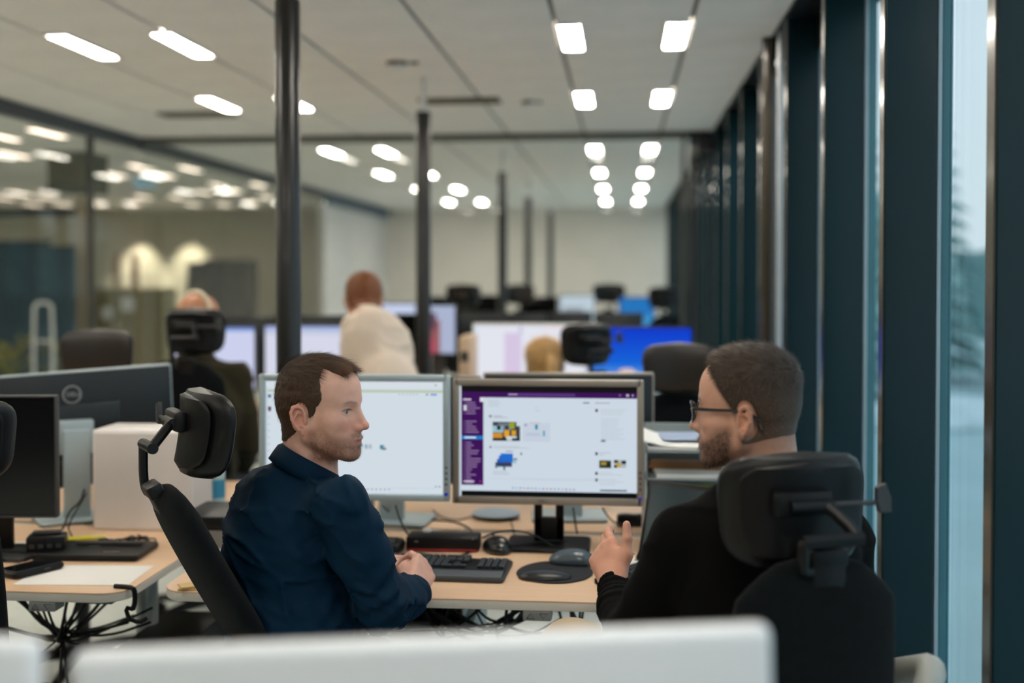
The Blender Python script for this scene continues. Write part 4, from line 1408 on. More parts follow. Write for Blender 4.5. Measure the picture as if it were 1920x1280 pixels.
def person(label, loc, hf, N, C, P, taz, arms, hands, legs, skin_col, h=.003, neck=(.054, .062), lean=None, neck_r=None):
    """the bare body: head, neck, trunk, arms, hands, legs in one continuous mesh"""
    loc = Vector(loc)
    tr = Field()
    fwd, up = az(taz), (Vector(N) - Vector(P)).normalized()
    fr = frame(fwd, up)
    tr.cone(C, P, .10, .09, k=.03)
    tr.cone(N, C, .06, .095, k=.04)
    nk = Field()
    hb = Vector(hf.world(V3(0, -.028, -.062)[None])[0])
    nk.cone(hb, N, neck[0] * hf.s, neck[1] * hf.s, k=.02)
    nk.cone(hf.world(V3(0, .01, -.085)[None])[0], Vector(N) + fwd * .025 + Vector((0, 0, .01)), .035, .045, k=.03)
    fs = [hf, nk, tr]
    lim = Field()
    for S, E, W in arms:
        f = Field()
        f.cone(N - UPV * .03, S, .045, .042, k=.03)
        f.chain([S, E, W], [.042, .036, .0255], k=.02)
        fs.append(f)
    fs += hands
    for Hp, K, A, T in legs:
        f = Field()
        f.cone(P, Hp, .09, .075, k=.03)
        f.chain([Hp, K, A], [.068, .048, .035], k=.02)
        f.cone(A, T, .034, .028, k=.015)
        fs.append(f)
    fn, lo, hi = union_fn(fs, .018)
    pos, quads = skin(fn, lo, hi, h)
    o = mesh_np('person', pos, quads, SKIN, None, skin_col(hf.local(pos), pos), loc)
    o.location = loc
    tag(o, label, 'person')
    return o, nk, fr

def cloth(name, parent, loc, fields, m, h, k=.02, post=None, keep=None):
    fn, lo, hi = union_fn(fields, k)
    f2 = fn if post is None else (lambda p: post(p, fn(p)))
    pos, quads = skin(f2, lo, hi, h)
    if keep is not None:
        kq = keep(pos)[quads].all(1)
        quads = quads[kq]
        used = np.unique(quads); remap = np.full(len(pos), -1); remap[used] = np.arange(len(used))
        pos, quads = pos[used], remap[quads]
    return mesh_np(name, pos, quads, m, parent, None, loc)

def collar(parent, loc, c, Rm, rx, ry, hgt, m, gap=18, drop=.75, flare=.008):
    """stand collar that folds over; open at the front (+y)"""
    mb = MB()
    n = 40
    prof = [(0, 0), (.001, hgt * .5), (.002, hgt * .9), (.006, hgt), (.012, hgt * .86), (.012 + flare * .6, hgt * .4), (.012 + flare, hgt * (1 - drop) - hgt * .25)]
    prof += [(r + .0035, z - .001) for r, z in prof[::-1]][0:0]
    vs = []
    for i in range(n + 1):
        t = R(90 + gap) + (2 * PI - 2 * R(gap)) * i / n
        e = abs(i / n - .5) * 2
        for r, z in prof:
            zz = z - (.028 * e ** 6 * (r / .03) if r > .01 else 0)
            vs.append(((rx + r) * math.cos(t), (ry + r) * math.sin(t), zz - .022 * e ** 1.5))
    k = len(prof)
    fs = []
    for i in range(n):
        for j in range(k - 1):
            fs.append([i * k + j, (i + 1) * k + j, (i + 1) * k + j + 1, i * k + j + 1])
    M = Matrix.Translation(Vector(c) - Vector(loc)) @ Matrix(Rm).to_4x4()
    mb.add(vs, fs, M)
    o = mb.build('collar', m, parent, 60)
    s = o.modifiers.new('thickness', 'SOLIDIFY'); s.thickness = .003
    return o

FOLD_M = np.array([[1.0, .3, .5], [.2, 1.0, -.4], [.6, -.3, 1.9]], np.float32)
# ---- man in the dark blue shirt
def man_in_blue():
    loc = Vector(xy(545, 2.72) + (0,))
    hc = at(597, 763, 2.75)
    hf = head_field(hc, frame(az(106, -2), UPV), 1.0)
    N, C, P = at(576, 895, 2.76), at(528, 1015, 2.76), Vector((0, 0, 0))
    P = at(548, 1290, 2.74)
    SR, ER, WR = at(642, 948, 2.62), at(716, 1132, 2.63), at(779, 1112, 2.85)
    SL, EL, WL = at(518, 940, 2.90), at(600, 1130, 3.05), at(664, 1086, 3.02)
    hR = hand_field(at(777, 1104, 2.85), at(796, 1062, 2.93) - at(777, 1104, 2.85), CR * .75 - _fh * .5 + UPV * .45, False,
                    [(.75, .95, .6), (.8, 1.0, .6), (.85, 1.0, .6), (.9, 1.0, .6)], thumb=[(.020, .018, -.012), (.036, .050, -.026), (.034, .078, -.034), (.026, .100, -.038)])
    hL = hand_field(at(674, 1078, 3.01), at(760, 1049, 2.975) - at(674, 1078, 3.01), UPV * .8 - _fh * .6, True,
                    [(.30, .30, .2), (.5, .6, .4), (.6, .7, .4), (.7, .8, .4)], thumb=[(.020, .018, -.006), (.034, .052, -.008), (.034, .084, -.010), (.030, .110, -.014)])
    fw, rt = az(60), az(150)
    HR, HL = P + rt * .09 - UPV * .02, P - rt * .09 - UPV * .02
    KR, KL = at(815, 1258, 2.88), at(700, 1250, 3.12)
    AR, AL = Vector((KR.x + .05, KR.y - .02, .09)), Vector((KL.x + .03, KL.y + .05, .09))
    TR, TL = AR + fw * .15 - UPV * .05, AL + fw * .15 - UPV * .05
    base = V3(*lin((222, 174, 155)))
    def col(q, w):
        c = np.tile(base, (len(q), 1))
        ax_ = np.abs(q[:, 0])
        nz = vnoise(q, 55)
        red = sstep(.05, .0, np.abs(q[:, 1] - .118)) * sstep(.03, .0, np.abs(q[:, 2] + .036)) * .6
        red += sstep(.035, .0, np.hypot(ax_ - .045, q[:, 2] + .03)) * .35 * (q[:, 1] > .02)
        red += ((ax_ > .072) & (q[:, 1] < .012) & (q[:, 2] < .03)) * .55
        red += sstep(-.12, -.2, q[:, 2]) * .15
        c = c * (1 - red[:, None] * V3(.05, .32, .36))
        lip = sstep(.0065, .003, np.abs(q[:, 2] + .0715 + .0)) * sstep(.027, .019, ax_) * (q[:, 1] > .09)
        c = c * (1 - lip[:, None]) + V3(*lin((186, 120, 112))) * lip[:, None]
        # reddish stubble on jaw, chin and lip
        zl = -.030 - sstep(.02, .085, q[:, 1]) * .026
        b = sstep(zl + .006, zl - .016, q[:, 2]) * sstep(-.004, .016, q[:, 1]) * sstep(-.142, -.115, q[:, 2])
        mus = sstep(.008, .003, np.abs(q[:, 2] + .0575)) * sstep(.034, .024, ax_) * (q[:, 1] > .08)
        chin = sstep(.04, .02, ax_) * sstep(-.078, -.09, q[:, 2]) * (q[:, 1] > .06)
        b = np.clip(np.maximum(np.maximum(b * .8, mus * .75), chin) * (1 - lip), 0, 1) * (.55 + .5 * nz) * (q[:, 2] > -.16)
        c = c * (1 - b[:, None] * .78) + V3(*lin((122, 74, 48))) * b[:, None] * .78
        # brows and the two moles on the cheek
        br = sstep(.0046, .001, np.abs(q[:, 2] - .0215 + .22 * np.abs(ax_ - .034))) * sstep(.054, .040, ax_) * sstep(.008, .018, ax_) * (q[:, 1] > .06) * (.6 + .5 * nz)
        c = c * (1 - br[:, None] * .6) + V3(*lin((92, 66, 50))) * br[:, None] * .6
        lash = sstep(.0028, .0008, np.abs(q[:, 2] - .0042 + 12 * (ax_ - .0325) ** 2)) * sstep(.018, .014, np.abs(ax_ - .0325)) * (q[:, 1] > .07)
        c = c * (1 - lash[:, None] * .7)
        for (mx, my, mz) in ((.0555, .062, -.030), (.040, .084, -.046)):
            mo = sstep(.0035, .0012, np.sqrt((q[:, 0] - mx) ** 2 + (q[:, 1] - my) ** 2 + (q[:, 2] - mz) ** 2))
            c = c * (1 - mo[:, None] * .7)
        scalp = sstep(.06, .085, q[:, 2]) * sstep(.05, .02, q[:, 1]) * 0
        return c
    o, nk, fr = person('man in dark navy shirt sitting sideways with clasped hands, looking to his right', loc, hf, N, C, P, 60,
                       [(SR, ER, WR), (SL, EL, WL)], [hR, hL], [(HR, KR, AR, TR), (HL, KL, AL, TL)], col, .0025)
    eyeball(o, loc, hf, (-.10, .98, .02))
    # short brown hair, receding at the temples
    def thick(q):
        axx, y, z = np.abs(q[:, 0]), q[:, 1], q[:, 2]
        nz = (vnoise(q, 120) - .5) * .006
        yf = np.interp(z, [-.03, -.018, .0, .028, .05, .075, .12], [-.006, .014, .022, .043, .037, .030, .026]).astype(np.float32)
        side = sstep(.006, -.006, y - yf + nz)
        fore = sstep(.052, .038, axx) * sstep(-.004, .005, z - (.097 - (np.clip(y, .015, .1) - .015) * .26) + nz) * sstep(.083, .075, y)
        up = np.maximum(side, fore)
        zb = np.interp(y, [-.1, -.06, -.03, -.008, .01], [-.085, -.080, -.055, .0, -.030]).astype(np.float32)
        nape = sstep(-.006, .006, z - zb + nz)
        ear = sstep(.8, 1.25, np.sqrt(((y + .010) / .019) ** 2 + ((z + .017) / .034) ** 2) + (axx < .055) * 2)
        m_ = up * nape * ear
        t = .0030 + .0050 * sstep(.04, .1, z) + .002 * sstep(.02, .09, y) * sstep(.07, .09, z)
        return (m_ * (t + .003) - .003 + (vnoise(q * V3(1, .4, 1), 160) - .5) * .003 * m_).astype(np.float32)
    def flow(q, rs):
        top = sstep(.05, .085, q[:, 2])
        back = sstep(.0, -.06, q[:, 1])
        d = np.stack([q[:, 0] * 3 * top, .9 * top - .25 * (1 - top) * (1 - back), -(1 - top) * .95 - .1], 1)
        L = .010 + .016 * top + rs.rand(len(q)) * .006
        L *= np.where(q[:, 2] < -.03, .6, 1)
        return d, L
    def hcol(q, r):
        b = V3(*lin((78, 56, 40)))
        c = b[None] * (.72 + .5 * r[:, None]) * (.85 + .4 * vnoise(q * V3(1.5, .5, .5), 200)[:, None])
        warm = sstep(.05, .09, q[:, 1])[:, None]
        return c * (1 - warm) + c * V3(1.7, 1.35, 1.0) * warm
    hair_mesh('hair', o, loc, HF_noears(hf), nk, thick, flow, hcol, HAIR, n=10000, lift=.10, droop=.2, width=.0005)
    # stubble hairs
    def bth(q):
        axx, y, z = np.abs(q[:, 0]), q[:, 1], q[:, 2]
        zl = -.036 - sstep(.02, .085, y) * .030
        b = sstep(zl + .004, zl - .012, z) * sstep(.0, .018, y) * sstep(-.130, -.112, z)
        b = np.maximum(b, sstep(.008, .003, np.abs(z + .0570)) * sstep(.032, .024, axx) * (y > .08))
        lip = sstep(.0085, .004, np.abs(z + .0725)) * sstep(.030, .022, axx) * (y > .085)
        return (b * (1 - lip) * .0040 - .0022).astype(np.float32)
    def bflow(q, rs):
        return np.stack([q[:, 0] * 2, .1 + 0 * q[:, 0], -1 + 0 * q[:, 0]], 1), .0035 + .003 * rs.rand(len(q))
    def bcol(q, r):
        return V3(*lin((120, 76, 52)))[None] * (.6 + .9 * r[:, None])
    hair_mesh('beard', o, loc, HF_noears(hf), nk, bth, bflow, bcol, HAIR, n=2600, width=.00022, lift=.5, cap=False)
    # the shirt
    shirt = mat('navy_shirt_cotton', (3, 34, 55), rough=.7, var=.12, vscale=9, bump=.16, bscale=900, spec=.10)
    M = np.array(fr)
    t1 = Field()
    t1.ell(C, (.178, .124, .185), k=.05, M=M)
    t1.ell(at(572, 1185, 2.76), (.165, .138, .20), k=.06, M=M)
    t1.cone(N - UPV * .050 - az(60) * .01, SR + UPV * .002, .052, .054, k=.04)
    t1.cone(N - UPV * .050 - az(60) * .01, SL - UPV * .004, .052, .054, k=.04)
    t1.cone(N - UPV * .045 - az(60) * .012, C, .066, .11, k=.04)
    t1.ell(N + UPV * .004 - az(74) * .016, (.060, .056, .042), k=.05, M=np.array(frame(az(74, -20), UPV)))
    t1.cone(P, P + UPV * .14, .16, .15, k=.05)
    sl = []
    for S, E, W, r in ((SR, ER, WR, .060), (SL, EL, WL, .058)):
        f = Field()
        a = Vector(E) - Vector(S)
        f.cone(S, Vector(S) + a * .45, r, .064, k=.03)
        f.cone(Vector(S) + a * .45, E, .064, .052, k=.02)
        b = Vector(W) - Vector(E)
        f.cone(E, Vector(E) + b * .55, .052, .050, k=.025)
        f.cone(Vector(E) + b * .55, Vector(W) - b.normalized() * .012, .050, .034, k=.02)
        sl.append(f)
    SRn, ERn, WRn = (np.array(v, np.float32) for v in (SR, ER, WR))
    def post(p, d):
        near = np.abs(d) < .03
        if not near.any():
            return d
        pp = p[near]
        arm = np.clip(1 - (d_cone(pp, SRn, ERn, .07, .06)) / .02, 0, 1)
        q = pp * V3(1, 1, 2.2)
        f = folds(q, 11, .0075)
        f2 = folds(pp @ FOLD_M, 17, .0050)
        ed = np.linalg.norm(pp - ERn, axis=1)
        cre = np.exp(-(ed / .10) ** 2)
        ax_ = (pp - ERn) @ ((WRn - SRn) / np.linalg.norm(WRn - SRn)).astype(np.float32)
        f3 = cre * .0055 * np.sin(ax_ * 150 + 6 * vnoise(pp, 14))
        # armhole and yoke seams, slightly sunk
        sp = np.abs((pp - SRn) @ np.array(((ER - SR).normalized() * .35 + az(150) * .75 + az(60) * .2).normalized(), np.float32) + .022)
        seam = -.0022 * sstep(.006, .0, sp) * (np.linalg.norm(pp - SRn, axis=1) < .13)
        d = d.copy()
        d[near] = d[near] - (f * .8 + f2 * 1.6 + f3 * 1.6 + seam * 2.2)
        return d
    cloth('shirt', o, loc, [t1] + sl, shirt, .0055, k=.028, post=post)
    collar(o, loc, N + UPV * .012 - az(74) * .004, frame(az(74, -23), UPV), .064, .070, .042, shirt)
    for W, E in ((WR, ER), (WL, EL)):
        d = (Vector(W) - Vector(E)).normalized()
        mb = MB()
        q = d.to_track_quat('Z', 'Y').to_matrix().to_4x4()
        mb.lathe([(.036, -.045), (.0405, -.043), (.0395, -.008), (.038, .004), (.034, .005), (.033, -.004)], 28, Matrix.Translation(Vector(W) - loc) @ q, caps=False)
        mb.build('cuff', shirt, o, 60)
    trousers(o, loc, P, [(HR, KR, AR), (HL, KL, AL)], mat('grey_trouser_cloth', (74, 72, 72), rough=.85, bump=.2, bscale=700), .0078)
    for A, T in ((AR, TR), (AL, TL)):
        shoe(o, loc, A, T, mat('black_shoe_leather', (26, 25, 26), rough=.4))
    return o

def HF_noears(hf):
    g = Field(hf.Rm, hf.c, hf.s)
    g.p = hf.p[:hf.n_skull]
    return g
def trousers(o, loc, P, legs, m, h):
    fs = []
    for Hp, K, A in legs:
        f = Field()
        f.cone(P, Hp, .115, .10, k=.04)
        A2 = Vector(A) + Vector((0, 0, .0))
        f.chain([Hp, K], [.088, .072], k=.03)
        f.cone(K, A2, .070, .058, k=.03)
        fs.append(f)
    def post(p, d):
        near = np.abs(d) < .03
        if near.any():
            d = d.copy()
            d[near] -= folds(p[near] * V3(1, 1, .8), 13, .006)
        return d
    return cloth('trousers', o, loc, fs, m, h, k=.03, post=post)
def shoe(o, loc, A, T, m):
    A, T = Vector(A), Vector(T)
    d = (T - A); d.z = 0; d.normalize()
    f = Field()
    up = Vector((0, 0, 1))
    f.cone(A + Vector((0, 0, -.02)), A + Vector((0, 0, .03)), .046, .045, k=.02)
    f.cone(A - d * .03 - up * .04, A - up * .045 + d * .06, .038, .042, k=.03)
    f.cone(A - up * .045 + d * .06, A - up * .055 + d * .17, .042, .030, k=.03)
    zlo = A.z - .088
    cloth('shoe', o, loc, [f], m, .006, post=lambda p, dd: np.maximum(dd, zlo - p[:, 2]))

# ---- man in the black sweater, seen from behind
def man_in_black():
    loc = Vector(xy(1430, 2.34) + (0,))
    hc = at(1407, 764, 2.35)
    hf = head_field(hc, frame(az(-63, -3), UPV), 1.0, jaw=1.04)
    N, C, P = at(1440, 915, 2.37), at(1442, 1050, 2.33), at(1440, 1425, 2.32)
    SL, EL, WL = at(1278, 1012, 2.33), at(1182, 1205, 2.36), at(1151, 1100, 2.56)
    SR, ER, WR = at(1576, 1008, 2.42), at(1600, 1200, 2.42), at(1540, 1240, 2.66)
    up_l = (at(1128, 1030, 2.64) - WL).normalized()
    hL = hand_field(at(1150, 1092, 2.565), up_l, -_fh * .70 + UPV * .45 - CR * .62, True,
                    [(.22, .50, .30), (.50, .60, .40), (.70, .75, .45), (.85, .75, .45)], spread=(-.16, -.14, -.12, -.12),
                    thumb=[(.020, .018, -.006), (.048, .046, -.004), (.068, .074, .004), (.082, .102, .012)], scale=1.0)
    hR = hand_field(WR, az(-30, -25), UPV, False, [(.3, .4, .3)] * 4)
    rt = az(78)
    HR, HL = P + rt * .09, P - rt * .09
    KR, KL = at(1330, 1330, 2.74), at(1072, 1222, 2.70)
    KL.z = max(KL.z, .62)
    AR = Vector((KR.x - .02, KR.y + .03, .09)); AL = KL + (KR - KL) * .9 + Vector((.02, .02, .0))
    TR, TL = AR + az(-25) * .15 - UPV * .05, AL + Vector((.10, .08, -.06))
    base = V3(*lin((218, 166, 142)))
    def col(q, w):
        c = np.tile(base, (len(q), 1))
        axx, y, z = np.abs(q[:, 0]), q[:, 1], q[:, 2]
        nz = vnoise(q, 60)
        ear = ((axx > .0735) & (y < .012) & (z < .03)) * .5
        red = ear + sstep(.03, .0, np.hypot(axx - .045, z + .03)) * .3 * (y > .02)
        hand = (z < -.2) * (.35 + .4 * vnoise(w, 40))
        c = c * (1 - (red + hand)[:, None] * V3(.05, .26, .32))
        # cropped fade on the scalp and dark beard
        fade = fade_of(q)
        c = c * (1 - fade[:, None] * .75) + V3(*lin((70, 56, 48))) * fade[:, None] * .75
        b = beard_of(q)
        b = b * (.6 + .4 * nz)
        c = c * (1 - b[:, None] * .72) + V3(*lin((84, 58, 44))) * b[:, None] * .72
        br = sstep(.006, .002, np.abs(z - .0225 + .18 * np.abs(axx - .03))) * sstep(.052, .044, axx) * sstep(.009, .014, axx) * (y > .06)
        return c * (1 - br[:, None] * .75)
    def fade_of(q):
        axx, y, z = np.abs(q[:, 0]), q[:, 1], q[:, 2]
        yf = np.interp(z, [-.03, .0, .03, .06, .085, .12], [.006, .018, .036, .052, .066, .075]).astype(np.float32)
        f = sstep(.008, -.008, y - yf) * sstep(-.115, -.035, z + .2 * np.clip(y + .02, -.05, .05))
        ear = sstep(.8, 1.3, np.sqrt(((y + .010) / .019) ** 2 + ((z + .017) / .034) ** 2) + (axx < .055) * 2)
        return np.clip(f * ear, 0, 1)
    def beard_of(q):
        axx, y, z = np.abs(q[:, 0]), q[:, 1], q[:, 2]
        zl = -.028 - sstep(.03, .085, y) * .024
        b = sstep(zl + .010, zl - .018, z) * sstep(-.004, .032, y - .25 * np.clip(-.05 - z, 0, .06)) * sstep(-.132, -.112, z)
        b = np.maximum(b, sstep(.0085, .003, np.abs(z + .0570)) * sstep(.034, .024, axx) * (y > .08))
        lip = sstep(.0085, .004, np.abs(z + .0725)) * sstep(.028, .02, axx) * (y > .085)
        return np.clip(b * (1 - lip), 0, 1)
    o, nk, fr = person('man in black sweater and glasses seen from behind, left hand raised with open fingers', loc, hf, N, C, P, -12,
                       [(SL, EL, WL), (SR, ER, WR)], [hL, hR], [(HL, KL, AL, TL), (HR, KR, AR, TR)], col, .0027, neck=(.058, .066))
    eyeball(o, loc, hf, (0, 1, 0))
    def thick(q):
        axx, y, z = np.abs(q[:, 0]), q[:, 1], q[:, 2]
        f = fade_of(q)
        top = sstep(.02, .095, z)
        nz = (vnoise(q, 140) - .5)
        t = .0022 + .0105 * top + .003 * nz * top
        return (sstep(.55, .95, f) * (t + .0022) - .0022).astype(np.float32)
    def flow(q, rs):
        top = sstep(.02, .095, q[:, 2])
        fr_ = sstep(.02, .06, q[:, 1])
        d = np.stack([q[:, 0] * 2 * top, .3 * top + .5 * fr_ - .1, -(1 - top) * .8 + .15 * top], 1)
        return d, .0030 + .0105 * top + .003 * rs.rand(len(q))
    def hcol(q, r):
        c = V3(*lin((82, 65, 52)))[None] * (.55 + .8 * r[:, None])
        lighter = sstep(.05, -.06, q[:, 2])[:, None] * .25
        return c * (1 - lighter) + V3(*lin((150, 122, 104))) * lighter
    hair_mesh('hair', o, loc, HF_noears(hf), nk, thick, flow, hcol, HAIR, n=9000, lift=.55, droop=.25, width=.0005)
    def bth(q):
        return (beard_of(q) * .0042 - .0022).astype(np.float32)
    def bflow(q, rs):
        return np.stack([q[:, 0] * 2, .2 + 0 * q[:, 0], -1 + 0 * q[:, 0]], 1), .005 + .005 * rs.rand(len(q))
    def bcol(q, r):
        return V3(*lin((66, 46, 35)))[None] * (.6 + .8 * r[:, None])
    hair_mesh('beard', o, loc, HF_noears(hf), nk, bth, bflow, bcol, HAIR, n=2800, width=.0003, lift=.35, cap=False)
    # glasses
    gm = mat('dark_tortoise_acetate', (24, 18, 18), rough=.2, coat=.5)
    def W(x, y, z):
        return Vector(hf.world(V3(x, y, z)[None])[0]) - loc
    gl = MB()
    for sx in (1, -1):
        ring = [W(sx * .034 + .0245 * math.cos(t), .112 - .012 * (math.cos(t) * sx > 0) * abs(math.cos(t)), -.004 + .020 * math.sin(t)) for t in [2 * PI * k / 24 for k in range(25)]]
        gl.tube(ring, .0030, 6)
        gl.tube([W(sx * .059, .101, .004), W(sx * .069, .094, .005), W(sx * .0755, .06, .003), W(sx * .0775, .01, .002), W(sx * .0765, -.012, .0), W(sx * .075, -.032, -.012), W(sx * .074, -.044, -.034)], [.0042, .0042, .0036, .0032, .003, .003, .0034], 6, 1)
    gl.tube([W(-.010, .113, .0), W(0, .118, .003), W(.010, .113, .0)], .002, 6, 1)
    go = gl.build('glasses', gm, o)
    lens = glass('spectacle_lens', (.62, .66, .70), .12)
    for sx in (1, -1):
        mb = MB()
        n = 24
        vs = [W(sx * .034, .112, -.004)] + [W(sx * .034 + .0236 * math.cos(t), .111 - .011 * (math.cos(t) * sx > 0) * abs(math.cos(t)), -.004 + .0190 * math.sin(t)) for t in [2 * PI * k / n for k in range(n)]]
        mb.add(vs, [[0, 1 + k, 1 + (k + 1) % n] for k in range(n)])
        mb.build('lens', lens, go)
    # sweater
    knit = mat('black_fine_knit', (8, 8, 8), rough=.9, var=.15, vscale=20, bump=.25, bscale=900, spec=.1)
    M = np.array(fr)
    t1 = Field()
    t1.ell(C, (.185, .126, .19), k=.05, M=M)
    t1.ell(at(1436, 1240, 2.32), (.192, .140, .24), k=.06, M=M)
    for S in (SL, SR):
        t1.cone(N - UPV * .055, S - UPV * .002, .058, .056, k=.045)
    t1.cone(N - UPV * .045, C, .072, .12, k=.04)
    t1.cone(P, P + UPV * .14, .16, .15, k=.05)
    sl = []
    for S, E, Wt in ((SL, EL, WL), (SR, ER, WR)):
        f = Field()
        f.cone(S, E, .063, .050, k=.03)
        b = Vector(Wt) - Vector(E)
        f.cone(E, Vector(E) + b * .6, .050, .046, k=.025)
        f.cone(Vector(E) + b * .6, Vector(Wt) - b.normalized() * .004, .046, .037, k=.02)
        sl.append(f)
    ELn, WLn = np.array(EL, np.float32), np.array(WL, np.float32)
    axd = (WLn - ELn) / np.linalg.norm(WLn - ELn)
    def post(p, d):
        near = np.abs(d) < .03
        if near.any():
            d = d.copy(); pp = p[near]
            rel = pp - ELn
            t = rel @ axd
            cuffz = np.exp(-(np.linalg.norm(rel - t[:, None] * axd, axis=1) / .07) ** 4) * sstep(.08, .13, t)
            d[near] -= folds(pp * V3(1, 1, 1.6), 10, .005) + cuffz * .0035 * np.sin(t * 260 + 5 * vnoise(pp, 20))
        return d
    cloth('sweater', o, loc, [t1] + sl, knit, .006, k=.028, post=post)
    # bead bracelet above the cuff
    wr = Field(hL.Rm, hL.c, hL.s)
    br = MB()
    for k in range(30):
        t = 2 * PI * k / 30
        c = Vector(wr.world(V3(.001 + .0315 * math.cos(t), .010, .0225 * math.sin(t) - .001)[None])[0]) - loc
        br.ell(tuple(c), (.0030,) * 3, 8, 6)
    tag(br.build('bracelet', mat('silver_beads', (205, 200, 190), rough=.25, metal=.9), o), kind='stuff')
    trousers(o, loc, P, [(HL, KL, AL), (HR, KR, AR)], mat('beige_chino_cloth', (186, 166, 138), rough=.85, bump=.2, bscale=700), .0078)
    for A, T in ((AL, TL), (AR, TR)):
        shoe(o, loc, A, T, mat('brown_shoe_leather', (66, 46, 34), rough=.4))
    return o

# ---- people further back: the same bodies at a coarser grain
def back_person(label, head, haz, scale, N, C, P, taz, arms, hairrgb, skinrgb, cloths, legs, pitch=0, thick=None, garment='sweater', hands=True, hair_n=1500, hl=(.008, .014), tw=.19, blend=.045):
    loc = Vector((P.x, P.y, 0))
    hf = head_field(head, frame(az(haz, pitch), UPV), scale)
    base, hc_ = V3(*lin(skinrgb)), V3(*lin(hairrgb))
    hs = []
    if hands:
        for i, (S, E, W) in enumerate(arms):
            d = (Vector(W) - Vector(E)).normalized()
            hs.append(hand_field(W, d, (az(taz + 180) * .6 + UPV * .6), i == 0, [(.3, .4, .3)] * 4))
    def col(q, w):
        c = np.tile(base, (len(q), 1))
        lip = sstep(.0065, .003, np.abs(q[:, 2] + .0715)) * sstep(.027, .019, np.abs(q[:, 0])) * (q[:, 1] > .09)
        return c * (1 - lip[:, None] * V3(.1, .35, .35))
    o, nk, fr = person(label, loc, hf, N, C, P, taz, arms, hs, legs, col, .0062)
    eyeball(o, loc, hf, (0, 1, 0))
    def std(q):
        axx, y, z = np.abs(q[:, 0]), q[:, 1], q[:, 2]
        yf = np.interp(z, [-.03, .0, .03, .06, .085, .12], [.0, .016, .034, .05, .064, .07]).astype(np.float32)
        zb = np.interp(y, [-.1, -.05, -.02, .0, .02], [-.080, -.070, -.04, -.01, -.03]).astype(np.float32)
        ear = sstep(.8, 1.25, np.sqrt(((y + .010) / .019) ** 2 + ((z + .017) / .034) ** 2) + (axx < .055) * 2)
        m_ = sstep(.008, -.008, y - yf) * sstep(-.008, .008, z - zb) * ear
        return (m_ * (.012 + .006 * sstep(.03, .09, z)) - .003).astype(np.float32)
    th = thick or std
    def flow(q, rs):
        top = sstep(.05, .085, q[:, 2])
        return np.stack([q[:, 0] * 3 * top, .7 * top - .2, -(1 - top)], 1), hl[0] + hl[1] * rs.rand(len(q))
    hair_mesh('hair', o, loc, HF_noears(hf), nk, th, flow, lambda q, r: hc_[None] * (.7 + .6 * r[:, None]), HAIR, h=.006, n=hair_n, width=.0012)
    m1, m2, m3 = cloths
    M = np.array(fr)
    t1 = Field()
    t1.ell(C, (tw, .13, .2), k=.05, M=M)
    t1.ell(P * .6 + C * .4, (tw * .9, .14, .2), k=.06, M=M)
    t1.cone(P, P * .7 + C * .3, .16, .15, k=.05)
    t1.cone(N - UPV * .02, C, .076, .12, k=.04)
    fs = [t1]
    for S, E, W in arms:
        t1.cone(N - UPV * .04, S, .058, .056, k=blend)
        f = Field()
        f.chain([S, E], [.060, .05], k=.03)
        f.cone(E, Vector(W) - (Vector(W) - Vector(E)).normalized() * .01, .05, .036, k=.03)
        fs.append(f)
    def post(p, d):
        near = np.abs(d) < .04
        if near.any():
            d = d.copy(); d[near] -= folds(p[near] * V3(1, 1, 1.6), 10, .008)
        return d
    cloth(garment, o, loc, fs, m1, .010, k=min(.03, blend * .67), post=post)
    trousers(o, loc, P, [(a, b, c) for a, b, c, _ in legs], m2, .013)
    for _, _, A, T in legs:
        shoe(o, loc, A, T, m3)
    return o, hf, loc
# ------------------------------------------------------------------ everybody in place
man_in_blue()
man_in_black()
def seated_legs(P, az_, d=.42, spread=.10):
    fw, rt = az(az_), az(az_ + 90)
    out = []
    for s in (-1, 1):
        Hp = P + rt * s * .09
        K = Hp + fw * d + UPV * (-.02); K.z = .54
        A = K + fw * .03; A.z = .09
        out.append((Hp, K, A, A + fw * .15 - UPV * .05))
    return out
SHOES = mat('worn_black_shoe', (34, 32, 32), rough=.5)
# olive sweater, headphones
N, C = at(366, 672, 5.18), at(370, 770, 5.12)
P = at(368, 900, 5.1); P.z = .58
def bald(q):
    axx, y, z = np.abs(q[:, 0]), q[:, 1], q[:, 2]
    ear = sstep(.8, 1.25, np.sqrt(((y + .010) / .019) ** 2 + ((z + .017) / .034) ** 2) + (axx < .055) * 2)
    m_ = sstep(.03, .015, z) * sstep(.02, .0, y) * sstep(-.085, -.07, z) * ear
    return (m_ * .004 - .0025).astype(np.float32)
o, hf, loc = back_person('bald person in a dark olive sweater wearing headphones, back to the camera', at(370, 600, 5.2), 28, 1.0, N, C, P, 12,
    [(at(300, 705, 5.2), at(285, 830, 5.25), at(330, 880, 5.5)), (at(446, 705, 5.15), at(470, 830, 5.2), at(455, 880, 5.45))], (112, 84, 66), (206, 146, 112),
    (mat('olive_wool', (52, 47, 30), rough=.95, bump=.3, bscale=500), mat('dark_denim', (34, 40, 52), rough=.9), SHOES), seated_legs(P, 12), thick=bald, hair_n=700, hl=(.003, .004))
hp = MB()
def HW(x, y, z): return Vector(hf.world(V3(x, y, z)[None])[0]) - loc
hp.tube([HW(.086 * math.cos(t), -.012, .030 + .098 * math.sin(t)) for t in [PI * k / 14 for k in range(15)]], .008, 8, 0, flat=1.4)
h_ = hp.build('headphones', mat('cream_headband', (222, 206, 178), rough=.5), o)
for s in (-1, 1):
    e = MB(); c0 = HW(s * .078, -.012, -.012); c1 = HW(s * .100, -.012, -.012)
    e.cyl(c0, c1, .036, seg=18, bev=.006); e.build('ear_cup', M_BLACK, h_)
